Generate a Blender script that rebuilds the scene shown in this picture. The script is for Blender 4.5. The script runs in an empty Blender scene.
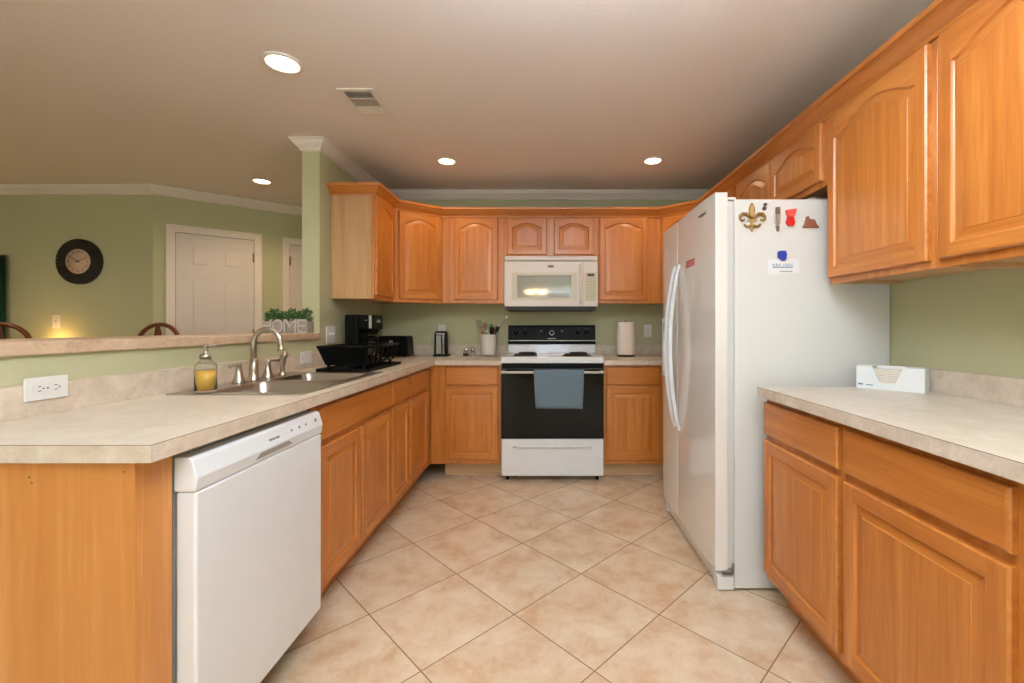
import bpy, bmesh, math, random
from mathutils import Vector, Matrix, Euler
random.seed(7)
PI = math.pi
SC = bpy.context.scene
COL = SC.collection

# ------------------------------------------------------------------ camera, world, light, exposure
HC = 1.167                      # eye height
cam = bpy.data.cameras.new('camera')
co = bpy.data.objects.new('camera', cam)
COL.objects.link(co)
cam.sensor_width = 36
cam.lens = 441 / 1024 * 36
cam.shift_x = -(547 - 512) / 1024
cam.shift_y = -(341.5 - 326.5) / 1024
cam.clip_start = 0.02
co.location = (0, 0, HC)
co.rotation_euler = (PI / 2, 0, 0)
SC.camera = co

w = bpy.data.worlds.new('world')
SC.world = w
w.use_nodes = True
w.node_tree.nodes['Background'].inputs[0].default_value = (0.80, 0.90, 1.0, 1)
w.node_tree.nodes['Background'].inputs[1].default_value = 1.0

SC.view_settings.view_transform = 'Standard'
SC.view_settings.look = 'None'
SC.view_settings.gamma = 1
SC.view_settings.use_curve_mapping = False
SC.view_settings.exposure = 0.0

WARM = (1.0, 0.72, 0.45)
DAY = (0.60, 0.785, 1.0)


def area(name, loc, rot, sx, sy, power, color, parent=None):
    l = bpy.data.lights.new(name, 'AREA')
    l.shape = 'RECTANGLE'
    l.size, l.size_y, l.energy, l.color = sx, sy, power, color
    o = bpy.data.objects.new(name, l)
    COL.objects.link(o)
    o.location, o.rotation_euler = loc, rot
    if parent: o.parent = parent
    return o


DAY_POWER, FILL_DOWN_POWER, SPOT_POWER, CHAND_POWER = 318, 20, 13, 5
FILL_UP_POWER = 142
# area lamps inside the added, unseen rear windows, standing in for daylight
area('added_daylight_patio', (-2.2, -3.05, 1.15), (PI / 2, 0, PI), 2.6, 1.9, DAY_POWER, DAY)
area('added_daylight_side', (0.55, -3.05, 1.35), (PI / 2, 0, PI), 1.3, 1.3, DAY_POWER * .45, DAY)

# ------------------------------------------------------------------ helpers


def lin(c):
    return tuple(((x / 255) / 12.92 if x / 255 <= .04045 else ((x / 255 + .055) / 1.055) ** 2.4) for x in c) + (1,)


def mat(name, rgb, rough=.5, metal=0., spec=.5, coat=0., emit=None, es=0., trans=0., ior=1.45, bump=0., bscale=200, alpha=1):
    m = bpy.data.materials.new(name)
    m.use_nodes = True
    nt = m.node_tree
    b = nt.nodes['Principled BSDF']
    b.inputs['Base Color'].default_value = lin(rgb)
    b.inputs['Roughness'].default_value = rough
    b.inputs['Metallic'].default_value = metal
    b.inputs['Specular IOR Level'].default_value = spec
    b.inputs['Coat Weight'].default_value = coat
    b.inputs['Coat Roughness'].default_value = .08
    b.inputs['Transmission Weight'].default_value = trans
    b.inputs['IOR'].default_value = ior
    if emit:
        b.inputs['Emission Color'].default_value = lin(emit)
        b.inputs['Emission Strength'].default_value = es
    # faint procedural variation of the colour
    tc = nt.nodes.new('ShaderNodeTexCoord')
    nz = nt.nodes.new('ShaderNodeTexNoise')
    nz.inputs['Scale'].default_value = bscale if bump else 9
    nz.inputs['Detail'].default_value = 3
    nt.links.new(tc.outputs['Object'], nz.inputs['Vector'])
    if not emit and trans == 0:
        mx = nt.nodes.new('ShaderNodeMixRGB')
        mx.blend_type = 'MULTIPLY'
        mx.inputs[0].default_value = .05
        mx.inputs[1].default_value = lin(rgb)
        nt.links.new(nz.outputs['Fac'], mx.inputs[2])
        nt.links.new(mx.outputs[0], b.inputs['Base Color'])
    if bump:
        bp = nt.nodes.new('ShaderNodeBump')
        bp.inputs['Strength'].default_value = bump
        bp.inputs['Distance'].default_value = .003
        nt.links.new(nz.outputs['Fac'], bp.inputs['Height'])
        nt.links.new(bp.outputs[0], b.inputs['Normal'])
    return m


def wood(name, axis, dark, mid, light, rough=.33, coat=.25, contrast=1.0, rings=.5):
    """axis: the local axis the grain runs along, or 'uv'"""
    m = bpy.data.materials.new(name)
    m.use_nodes = True
    nt = m.node_tree
    N, L = nt.nodes, nt.links
    b = N['Principled BSDF']
    b.inputs['Roughness'].default_value = rough
    b.inputs['Coat Weight'].default_value = coat
    b.inputs['Coat Roughness'].default_value = .34
    tc = N.new('ShaderNodeTexCoord')
    oi = N.new('ShaderNodeObjectInfo')
    sc = N.new('ShaderNodeMath'); sc.operation = 'MULTIPLY'; sc.inputs[1].default_value = 37.0
    L.new(oi.outputs['Random'], sc.inputs[0])
    ad = N.new('ShaderNodeVectorMath'); ad.operation = 'ADD'
    L.new(tc.outputs['UV' if axis == 'uv' else 'Object'], ad.inputs[0])
    L.new(sc.outputs[0], ad.inputs[1])

    def mapped(hi, lo):
        mp = N.new('ShaderNodeMapping')
        s = [hi, hi, hi]
        s[{'x': 0, 'y': 1, 'z': 2, 'uv': 0}[axis]] = lo
        mp.inputs['Scale'].default_value = s
        L.new(ad.outputs[0], mp.inputs['Vector'])
        return mp
    n1 = N.new('ShaderNodeTexNoise'); n1.inputs['Scale'].default_value = 1; n1.inputs['Detail'].default_value = 5
    n1.inputs['Distortion'].default_value = .8
    L.new(mapped(26, 1.2).outputs[0], n1.inputs['Vector'])
    wv = N.new('ShaderNodeTexNoise')
    wv.inputs['Scale'].default_value = 1; wv.inputs['Detail'].default_value = 1.0; wv.inputs['Distortion'].default_value = .4
    L.new(mapped(5.0, .55).outputs[0], wv.inputs['Vector'])
    mm = N.new('ShaderNodeMath'); mm.operation = 'MULTIPLY'; mm.inputs[1].default_value = 90
    L.new(wv.outputs['Fac'], mm.inputs[0])
    sn = N.new('ShaderNodeMath'); sn.operation = 'SINE'
    L.new(mm.outputs[0], sn.inputs[0])
    n2 = N.new('ShaderNodeTexNoise'); n2.inputs['Scale'].default_value = 1; n2.inputs['Detail'].default_value = 3
    L.new(mapped(240, 7).outputs[0], n2.inputs['Vector'])
    a1 = N.new('ShaderNodeMath'); a1.operation = 'MULTIPLY_ADD'; a1.inputs[1].default_value = .018 * rings * 2; 
    L.new(sn.outputs[0], a1.inputs[0]); L.new(n1.outputs['Fac'], a1.inputs[2])
    a2 = N.new('ShaderNodeMath'); a2.operation = 'MULTIPLY_ADD'; a2.inputs[1].default_value = .40
    L.new(n2.outputs['Fac'], a2.inputs[0]); L.new(a1.outputs[0], a2.inputs[2])
    cr = N.new('ShaderNodeValToRGB')
    c = .42 / contrast
    cr.color_ramp.elements[0].position = .70 - c
    cr.color_ramp.elements[0].color = lin(dark)
    cr.color_ramp.elements[1].position = .70 + c
    cr.color_ramp.elements[1].color = lin(light)
    e = cr.color_ramp.elements.new(.70); e.color = lin(mid)
    L.new(a2.outputs[0], cr.inputs[0])
    L.new(cr.outputs[0], b.inputs['Base Color'])
    bp = N.new('ShaderNodeBump'); bp.inputs['Strength'].default_value = .08; bp.inputs['Distance'].default_value = .001
    L.new(n2.outputs['Fac'], bp.inputs['Height']); L.new(bp.outputs[0], b.inputs['Normal'])
    return m


def laminate(name, a, bcol, c, rough=.32, scale=14):
    m = bpy.data.materials.new(name)
    m.use_nodes = True
    nt = m.node_tree
    N, L = nt.nodes, nt.links
    b = N['Principled BSDF']
    b.inputs['Roughness'].default_value = rough
    tc = N.new('ShaderNodeTexCoord')
    n1 = N.new('ShaderNodeTexNoise'); n1.inputs['Scale'].default_value = scale; n1.inputs['Detail'].default_value = 8
    n1.inputs['Roughness'].default_value = .65; n1.inputs['Distortion'].default_value = .5
    L.new(tc.outputs['Object'], n1.inputs['Vector'])
    n2 = N.new('ShaderNodeTexNoise'); n2.inputs['Scale'].default_value = scale * 9; n2.inputs['Detail'].default_value = 3
    L.new(tc.outputs['Object'], n2.inputs['Vector'])
    ml = N.new('ShaderNodeMath'); ml.operation = 'MULTIPLY_ADD'; ml.inputs[1].default_value = .25
    L.new(n2.outputs['Fac'], ml.inputs[0]); L.new(n1.outputs['Fac'], ml.inputs[2])
    cr = N.new('ShaderNodeValToRGB')
    cr.color_ramp.elements[0].position = .42; cr.color_ramp.elements[0].color = lin(a)
    cr.color_ramp.elements[1].position = .82; cr.color_ramp.elements[1].color = lin(c)
    e = cr.color_ramp.elements.new(.62); e.color = lin(bcol)
    L.new(ml.outputs[0], cr.inputs[0]); L.new(cr.outputs[0], b.inputs['Base Color'])
    return m


def floor_mat():
    m = bpy.data.materials.new('ceramic_floor_tile')
    m.use_nodes = True
    nt = m.node_tree
    N, L = nt.nodes, nt.links
    b = N['Principled BSDF']
    tc = N.new('ShaderNodeTexCoord')
    s1 = N.new('ShaderNodeVectorMath'); s1.operation = 'SUBTRACT'; s1.inputs[1].default_value = (-.133, 1.787, 0)
    L.new(tc.outputs['Object'], s1.inputs[0])
    mp = N.new('ShaderNodeMapping'); mp.inputs['Rotation'].default_value = (0, 0, PI / 4)
    k = 1 / .4157
    mp.inputs['Scale'].default_value = (k, k, k)
    L.new(s1.outputs[0], mp.inputs['Vector'])
    br = N.new('ShaderNodeTexBrick')
    br.offset = 0; br.squash = 1
    br.inputs['Scale'].default_value = 1
    br.inputs['Brick Width'].default_value = 1; br.inputs['Row Height'].default_value = 1
    br.inputs['Mortar Size'].default_value = .0060; br.inputs['Mortar Smooth'].default_value = .1
    br.inputs['Color1'].default_value = (0, 0, 0, 1); br.inputs['Color2'].default_value = (1, 1, 1, 1)
    br.inputs['Mortar'].default_value = (.5, .5, .5, 1)
    L.new(mp.outputs[0], br.inputs['Vector'])
    n1 = N.new('ShaderNodeTexNoise'); n1.inputs['Scale'].default_value = 6.5; n1.inputs['Detail'].default_value = 9
    n1.inputs['Distortion'].default_value = .25; n1.inputs['Roughness'].default_value = .68
    # shift the marbling from tile to tile
    rv = N.new('ShaderNodeVectorMath'); rv.operation = 'MULTIPLY_ADD'
    rv.inputs[1].default_value = (7, 5, 3)
    L.new(br.outputs['Color'], rv.inputs[0]); L.new(tc.outputs['Object'], rv.inputs[2])
    L.new(rv.outputs[0], n1.inputs['Vector'])
    cr = N.new('ShaderNodeValToRGB')
    cr.color_ramp.elements[0].position = .36; cr.color_ramp.elements[0].color = lin((206, 169, 131))
    cr.color_ramp.elements[1].position = .66; cr.color_ramp.elements[1].color = lin((228, 210, 184))
    e = cr.color_ramp.elements.new(.5); e.color = lin((218, 194, 164))
    L.new(n1.outputs['Fac'], cr.inputs[0])
    mx = N.new('ShaderNodeMixRGB'); mx.inputs[2].default_value = lin((150, 118, 90))
    L.new(br.outputs['Fac'], mx.inputs[0]); L.new(cr.outputs[0], mx.inputs[1])
    L.new(mx.outputs[0], b.inputs['Base Color'])
    ro = N.new('ShaderNodeMapRange'); ro.inputs[3].default_value = .34; ro.inputs[4].default_value = .8
    L.new(br.outputs['Fac'], ro.inputs[0]); L.new(ro.outputs[0], b.inputs['Roughness'])
    bp = N.new('ShaderNodeBump'); bp.invert = True; bp.inputs['Strength'].default_value = .5; bp.inputs['Distance'].default_value = .003
    L.new(br.outputs['Fac'], bp.inputs['Height']); L.new(bp.outputs[0], b.inputs['Normal'])
    return m


class MB:
    """collects shapes into one bmesh"""

    def __init__(s):
        s.bm = bmesh.new()
        s.uv = None

    def face(s, pts, mi=0, smooth=False):
        vs = [s.bm.verts.new(p) for p in pts]
        f = s.bm.faces.new(vs)
        f.material_index = mi
        f.smooth = smooth
        return f

    def box(s, a, b, mi=0, bev=0., seg=2):
        x0, x1 = sorted((a[0], b[0])); y0, y1 = sorted((a[1], b[1])); z0, z1 = sorted((a[2], b[2]))
        v = [s.bm.verts.new(p) for p in ((x0, y0, z0), (x1, y0, z0), (x1, y1, z0), (x0, y1, z0), (x0, y0, z1), (x1, y0, z1), (x1, y1, z1), (x0, y1, z1))]
        fs = [s.bm.faces.new([v[i] for i in q]) for q in ((3, 2, 1, 0), (4, 5, 6, 7), (0, 1, 5, 4), (1, 2, 6, 5), (2, 3, 7, 6), (3, 0, 4, 7))]
        for f in fs: f.material_index = mi
        if bev:
            es = list({e for f in fs for e in f.edges})
            r = bmesh.ops.bevel(s.bm, geom=es, offset=bev, segments=seg, profile=.5, affect='EDGES')
            for f in r['faces']: f.material_index = mi
        return s

    def prism(s, pts, off, mi=0, bev=0.):
        """pts: planar 3D polygon; extruded by the vector off"""
        off = Vector(off)
        A = [s.bm.verts.new(p) for p in pts]
        B = [s.bm.verts.new(Vector(p) + off) for p in pts]
        fs = [s.bm.faces.new(A), s.bm.faces.new(B[::-1])]
        n = len(A)
        for i in range(n):
            fs.append(s.bm.faces.new([A[i], B[i], B[(i + 1) % n], A[(i + 1) % n]]))
        for f in fs: f.material_index = mi
        if bev:
            es = list({e for f in fs for e in f.edges})
            r = bmesh.ops.bevel(s.bm, geom=es, offset=bev, segments=2, profile=.5, affect='EDGES')
            for f in r['faces']: f.material_index = mi
        return s

    def lathe(s, prof, c=(0, 0, 0), n=32, axis='z', mi=0, smooth=True):
        rings = []
        for r, z in prof:
            ring = []
            for i in range(n):
                a = 2 * PI * i / n
                p = (r * math.cos(a), r * math.sin(a), z)
                if axis == 'y': p = (p[0], z, p[1])
                if axis == 'x': p = (z, p[0], p[1])
                ring.append(s.bm.verts.new((p[0] + c[0], p[1] + c[1], p[2] + c[2])))
            rings.append(ring)
        for a, b in zip(rings, rings[1:]):
            for i in range(n):
                f = s.bm.faces.new([a[i], a[(i + 1) % n], b[(i + 1) % n], b[i]])
                f.smooth = smooth; f.material_index = mi
        for rg in (rings[0], rings[-1]):
            if (rg[0].co - rg[n // 2].co).length > 1e-5:
                f = s.bm.faces.new(rg); f.material_index = mi
        return s

    def tube(s, pts, r, n=10, mi=0, closed=False, flat=None):
        pts = [Vector(p) for p in pts]
        m = len(pts)
        rs = r if isinstance(r, (list, tuple)) else [r] * m
        rings = []
        up = None
        for i, p in enumerate(pts):
            a = pts[i - 1] if (i or closed) else p
            b = pts[(i + 1) % m] if (i < m - 1 or closed) else p
            t = (b - a).normalized()
            if up is None:
                up = Vector((0, 0, 1)) if abs(t.z) < .9 else Vector((1, 0, 0))
            side = t.cross(up)
            if side.length < 1e-6: side = t.orthogonal()
            side.normalize()
            up = side.cross(t).normalized()
            k = flat if flat else 1
            rings.append([s.bm.verts.new(p + side * math.cos(2 * PI * j / n) * rs[i] + up * math.sin(2 * PI * j / n) * rs[i] * k) for j in range(n)])
        q = list(zip(rings, rings[1:])) + ([(rings[-1], rings[0])] if closed else [])
        for a, b in q:
            for j in range(n):
                f = s.bm.faces.new([a[j], a[(j + 1) % n], b[(j + 1) % n], b[j]]); f.smooth = True; f.material_index = mi
        if not closed:
            for rg in (rings[0], rings[-1]):
                f = s.bm.faces.new(rg); f.material_index = mi
        return s

    def sweep(s, path, prof, mi=0, closed=False):
        """path: list of (x,y); prof: closed list of (out, z), out to the left-hand normal of the path; mitred, with UVs along the run"""
        uvl = s.bm.loops.layers.uv.verify()
        P = [Vector(p) for p in path]
        n = len(P)
        offs = []
        for i in range(n):
            d0 = (P[i] - P[i - 1]).normalized() if i > 0 else None
            d1 = (P[i + 1] - P[i]).normalized() if i < n - 1 else None
            if d0 is None: d0 = d1
            if d1 is None: d1 = d0
            n0, n1 = Vector((-d0.y, d0.x)), Vector((-d1.y, d1.x))
            b = (n0 + n1).normalized()
            offs.append(b / max(.2, b.dot(n0)))
        rings = [[s.bm.verts.new((P[i].x + offs[i].x * o, P[i].y + offs[i].y * o, z)) for o, z in prof] for i in range(n)]
        dist = 0
        m = len(prof)
        for i in range(n - 1):
            l = (P[i + 1] - P[i]).length
            for j in range(m):
                k = (j + 1) % m
                f = s.bm.faces.new([rings[i][j], rings[i + 1][j], rings[i + 1][k], rings[i][k]])
                f.material_index = mi
                vv = (j * .013, j * .013 + .012)
                for lp, uvc in zip(f.loops, ((dist, vv[0]), (dist + l, vv[0]), (dist + l, vv[1]), (dist, vv[1]))):
                    lp[uvl].uv = uvc
            dist += l
        s.bm.faces.new(rings[0]); s.bm.faces.new(rings[-1][::-1])
        return s


def obj(name, mb, mats, parent=None, world=True, label=None, smooth_angle=None):
    bmesh.ops.recalc_face_normals(mb.bm, faces=mb.bm.faces)
    me = bpy.data.meshes.new(name)
    if parent is not None and world:
        mb.bm.transform(wmat(parent).inverted())
    mb.bm.to_mesh(me)
    mb.bm.free()
    for m in (mats if isinstance(mats, (list, tuple)) else [mats]): me.materials.append(m)
    o = bpy.data.objects.new(name, me)
    COL.objects.link(o)
    if parent is not None: o.parent = parent
    if label: o['label'] = label
    return o


def wmat(o):
    m = Matrix.Translation(o.location) @ o.rotation_euler.to_matrix().to_4x4()
    if o.parent: m = wmat(o.parent) @ m
    return m


def thing(name, label, cat, loc=(0, 0, 0), rz=0, group=None):
    o = bpy.data.objects.new(name, None)
    o.empty_display_size = .05
    COL.objects.link(o)
    o.location = loc
    o.rotation_euler = (0, 0, rz)
    o['label'] = label
    o['category'] = cat
    if group: o['group'] = group
    return o


def tag(o, label, cat, group=None):
    o['label'] = label
    o['category'] = cat
    if group: o['group'] = group
    return o


def struct(name, mb, m, parent=None):
    o = obj(name, mb, m, parent)
    if parent is None: o['kind'] = 'structure'
    return o


def rebase(o, loc):
    """move the origin of a one-mesh thing to its base"""
    o.data.transform(Matrix.Translation(-Vector(loc)))
    o.location = loc
    return o


def text_mesh(name, body, size, mx, m, parent=None, ext=.0006, align='CENTER'):
    cu = bpy.data.curves.new(name, 'FONT')
    cu.body = body; cu.size = size; cu.extrude = ext; cu.align_x = align; cu.align_y = 'CENTER'
    t = bpy.data.objects.new(name, cu)
    COL.objects.link(t)
    dg = bpy.context.evaluated_depsgraph_get()
    me = bpy.data.meshes.new_from_object(t.evaluated_get(dg))
    bpy.data.objects.remove(t)
    me.transform(mx)
    if parent is not None: me.transform(wmat(parent).inverted())
    me.materials.clear(); me.materials.append(m)
    o = bpy.data.objects.new(name, me)
    COL.objects.link(o)
    if parent is not None: o.parent = parent
    return o


def M4(x, y, z, o):
    """matrix from axes and an origin"""
    m = Matrix((x, y, z)).transposed().to_4x4()
    m.translation = Vector(o)
    return m


FACE_PX = lambda o: M4((0, 1, 0), (0, 0, 1), (1, 0, 0), o)      # text on a surface facing +x
FACE_NX = lambda o: M4((0, -1, 0), (0, 0, 1), (-1, 0, 0), o)    # facing -x
FACE_NY = lambda o: M4((1, 0, 0), (0, 0, 1), (0, -1, 0), o)     # facing -y

# ------------------------------------------------------------------ materials
OAK_D, OAK_M, OAK_L = (160, 84, 26), (193, 117, 47), (210, 140, 68)
oak_v = wood('honey_oak_vertical_grain', 'z', OAK_D, OAK_M, OAK_L)
oak_h = wood('honey_oak_horizontal_grain', 'x', OAK_D, OAK_M, OAK_L)
oak_uv = wood('honey_oak_moulding', 'uv', OAK_D, OAK_M, OAK_L)
oak_panel = wood('honey_oak_veneer_panel', 'z', (188, 116, 50), (204, 134, 66), (218, 154, 88), contrast=.8)
maple = wood('pale_unfinished_oak', 'z', (168, 122, 78), (194, 150, 104), (206, 168, 124), rough=.5, coat=0, contrast=.8)
maple_h = wood('pale_maple_board', 'x', (190, 152, 112), (210, 174, 134), (222, 190, 150), rough=.45, coat=.1)
chair_wood = wood('dark_cherry_chair_wood', 'z', (70, 30, 12), (104, 50, 22), (134, 72, 36), rough=.3)
lam_top = laminate('beige_laminate_top', (199, 184, 163), (209, 196, 177), (219, 208, 191))
lam_edge = laminate('beige_laminate_edge', (192, 174, 154), (207, 190, 170), (219, 205, 188), rough=.45)
lam_bar = laminate('tan_laminate_bar', (176, 146, 116), (198, 170, 140), (212, 188, 160), rough=.45)
seam = mat('dark_seam', (128, 104, 82), .8)
paint = mat('sage_green_wall_paint', (190, 188, 150), .75, spec=.25, bump=.25, bscale=140)
ceil_m = mat('off_white_ceiling_paint', (240, 228, 219), .9, spec=.1, bump=.3, bscale=90)
trim_m = mat('white_semi_gloss_trim', (232, 220, 206), .4)
door_m = mat('white_door_paint', (220, 208, 198), .42)
floor_m = floor_mat()
white_ap = mat('white_appliance_enamel', (230, 232, 234), .22, coat=.4)
white_gl = mat('glossy_white_appliance_door', (232, 227, 220), .16, coat=.5)
white_pl = mat('white_plastic', (226, 224, 218), .4)
cream_pl = mat('cream_white_plastic', (226, 216, 208), .35)
grey_pl = mat('grey_plastic', (150, 148, 142), .5)
dgrey = mat('dark_grey_rubber', (70, 70, 68), .7)
black_gl = mat('black_oven_glass', (7, 9, 8), .05, spec=.28)
black_pl = mat('black_plastic', (11, 12, 11), .45, spec=.14)
black_mt = mat('matte_black', (16, 16, 15), .6)
chrome = mat('brushed_chrome', (200, 198, 194), .2, metal=1)
nickel = mat('brushed_nickel', (188, 180, 168), .28, metal=1)
steel = mat('stainless_steel', (178, 172, 164), .3, metal=1)
glass_grey = mat('grey_microwave_window', (150, 148, 140), .03, coat=.9)
towel_m = mat('grey_blue_towel_cloth', (114, 131, 143), .95, spec=.1, bump=.9, bscale=420)
paper_m = mat('white_paper_towel', (238, 226, 212), .9, spec=.1, bump=.5, bscale=260)
leaf_m = mat('dark_green_leaf', (52, 92, 40), .6)
leaf2_m = mat('mid_green_leaf', (82, 120, 58), .6)
grey_wood = wood('grey_washed_wood', 'x', (128, 116, 104), (160, 148, 136), (182, 172, 160), rough=.7, coat=0)
letter_m = mat('whitewashed_wood_letter', (196, 186, 176), .7, bump=.3)
amber = mat('amber_liquid_soap', (236, 186, 84), .3, trans=.0)
clear = mat('clear_glass', (244, 246, 244), .03, trans=1, ior=1.18)
clear_pl = mat('clear_plastic', (235, 235, 230), .1, trans=.8, ior=1.3)
gold = mat('antique_gold', (150, 116, 62), .45, metal=.5)
gold_l = mat('pale_gold', (196, 164, 104), .5, metal=.3)
red_m = mat('red_plastic', (206, 30, 26), .3)
red_l = mat('light_red_plastic', (226, 84, 72), .35)
brown_m = mat('brown_clay', (142, 84, 58), .7)
blue_m = mat('blue_plastic', (44, 62, 160), .35)
card_m = mat('white_card', (228, 230, 228), .7)
ink_blue = mat('blue_grey_ink', (110, 140, 165), .7)
ink_grey = mat('grey_ink', (120, 120, 116), .6)
ink_black = mat('black_ink', (24, 24, 24), .5)
sticker_red = mat('red_sticker', (204, 84, 78), .5)
clock_black = wood('black_stained_wood', 'x', (12, 13, 11), (26, 27, 23), (44, 44, 38), rough=.6, coat=0)
clock_face = mat('aged_cream_dial', (206, 176, 152), .6)
copper = mat('pale_copper_cap', (178, 130, 104), .4, metal=.5)
curtain_m = mat('dark_green_curtain', (28, 58, 42), .9, spec=.1)
bulb_m = mat('glowing_lamp_lens', (255, 244, 222), .5, emit=(255, 232, 196), es=14)
bulb_w = mat('glowing_white_lamp_lens', (255, 250, 240), .5, emit=(255, 246, 232), es=14)
night_m = mat('glowing_night_light', (255, 214, 120), .5, emit=(255, 196, 80), es=6)
pane_m = mat('window_pane_glass', (240, 245, 245), .02, trans=1, ior=1.1)
brush_m = mat('brass', (170, 140, 90), .3, metal=1)

# ------------------------------------------------------------------ room shell
ZC = 2.37
XR, XL, YB = 1.515, -1.467, 3.93       # kitchen right wall, left wall face, back wall
XLo = -1.580                            # far face of the half wall
YCOL = 2.845
RX0, RY0 = -5.6, -3.2                   # extent of the open-plan room
CW = Vector((-3.37, 3.77)); DW_ = Vector((.87, .73)).normalized()   # corner of clock wall, direction of angled wall
CE = CW + DW_ * 2.6

struct('floor', MB().box((RX0 - .1, RY0 - .1, -.08), (XR + .1, 6.0, 0)), floor_m)
struct('ceiling', MB().box((RX0 - .1, RY0 - .1, ZC), (XR + .1, 6.0, ZC + .1)), ceil_m)
struct('wall_right', MB().box((XR, RY0, 0), (XR + .1, YB + .1, ZC)), paint)
struct('wall_back', MB().box((XLo, YB, 0), (XR, YB + .1, ZC)), paint)
struct('wall_left', MB().box((XLo, YCOL, 0), (XL, YB, ZC)), paint)
struct('wall_peninsula', MB().box((XLo, .93, 0), (XL, YCOL, 1.086)), paint)
struct('wall_clock', MB().box((RX0, 3.785, 0), (CW.x, 3.9, ZC)).prism([(CW.x - .3, 3.785, 0), (CW.x, CW.y, 0), (CW.x, 3.9, 0), (CW.x - .3, 3.9, 0)], (0, 0, ZC)), paint)
nrm = Vector((-DW_.y, DW_.x))
struct('wall_hall', MB().prism([(CW.x, CW.y, 0), (CE.x, CE.y, 0), (CE.x + nrm.x * .1, CE.y + nrm.y * .1, 0), (CW.x + nrm.x * .1, CW.y + nrm.y * .1, 0)], (0, 0, ZC)), paint)
struct('wall_hall_end', MB().box((XLo, YB + .1, 0), (XLo + .1, 6.0, ZC)), paint)
struct('wall_living', MB().box((RX0 - .1, RY0, 0), (RX0, 3.9, ZC)), paint)
# rear wall with two openings for the added windows
rw = MB()
rw.box((RX0, RY0 - .1, 0), (-3.5, RY0, ZC)).box((-.9, RY0 - .1, 0), (-.1, RY0, ZC)).box((1.2, RY0 - .1, 0), (XR, RY0, ZC))
rw.box((-3.5, RY0 - .1, 2.1), (-.9, RY0, ZC)).box((-3.5, RY0 - .1, 0), (-.9, RY0, .2))
rw.box((-.1, RY0 - .1, 2.0), (1.2, RY0, ZC)).box((-.1, RY0 - .1, 0), (1.2, RY0, .7))
struct('wall_rear', rw, paint)


def window(name, x0, x1, z0, z1, cols):
    f = MB()
    t = .05
    y0, y1 = RY0 - .08, RY0 - .02
    f.box((x0, y0, z0), (x1, y1, z0 + t)).box((x0, y0, z1 - t), (x1, y1, z1))
    for i in range(cols + 1):
        x = x0 + (x1 - x0 - t) * i / cols
        f.box((x, y0, z0 + t), (x + t, y1, z1 - t))
    o = struct(name, f, trim_m)
    obj('pane', MB().box((x0 + t, RY0 - .052, z0 + t), (x1 - t, RY0 - .048, z1 - t)), pane_m, o)


window('added_window_1', -3.5, -.9, .2, 2.1, 3)  # both windows are invented for the unseen rear wall, to supply light
window('added_window_2', -.1, 1.2, .7, 2.0, 2)

# crown mouldings
CR = [(0, 0), (.056, 0), (.056, -.010), (.048, -.014), (.044, -.026), (.032, -.038), (.020, -.052), (.012, -.058), (.012, -.070), (0, -.074)]
prof = [(o, ZC + z) for o, z in CR]
struct('trim_1', MB().sweep([(XR, YB), (XL, YB), (XL, YCOL), (XLo, YCOL), (XLo, YB + .1), (XLo, 5.4)], [(o, z) for o, z in prof]), trim_m)
struct('trim_2', MB().sweep([(CE.x, CE.y), (CW.x, CW.y), (CW.x - .3, 3.785), (RX0, 3.785)], [(o, z) for o, z in prof]), trim_m)

# interior doors on the angled wall
def wall_pt(s, out=0, z=0):
    p = CW + DW_ * s - nrm * out
    return (p.x, p.y, z)


def slab(mb, s0, s1, z0, z1, o0, o1, mi=0, bev=0):
    mb.prism([wall_pt(s0, o0, z0), wall_pt(s1, o0, z0), wall_pt(s1, o1, z0), wall_pt(s0, o1, z0)], (0, 0, z1 - z0), mi, bev)


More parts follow.
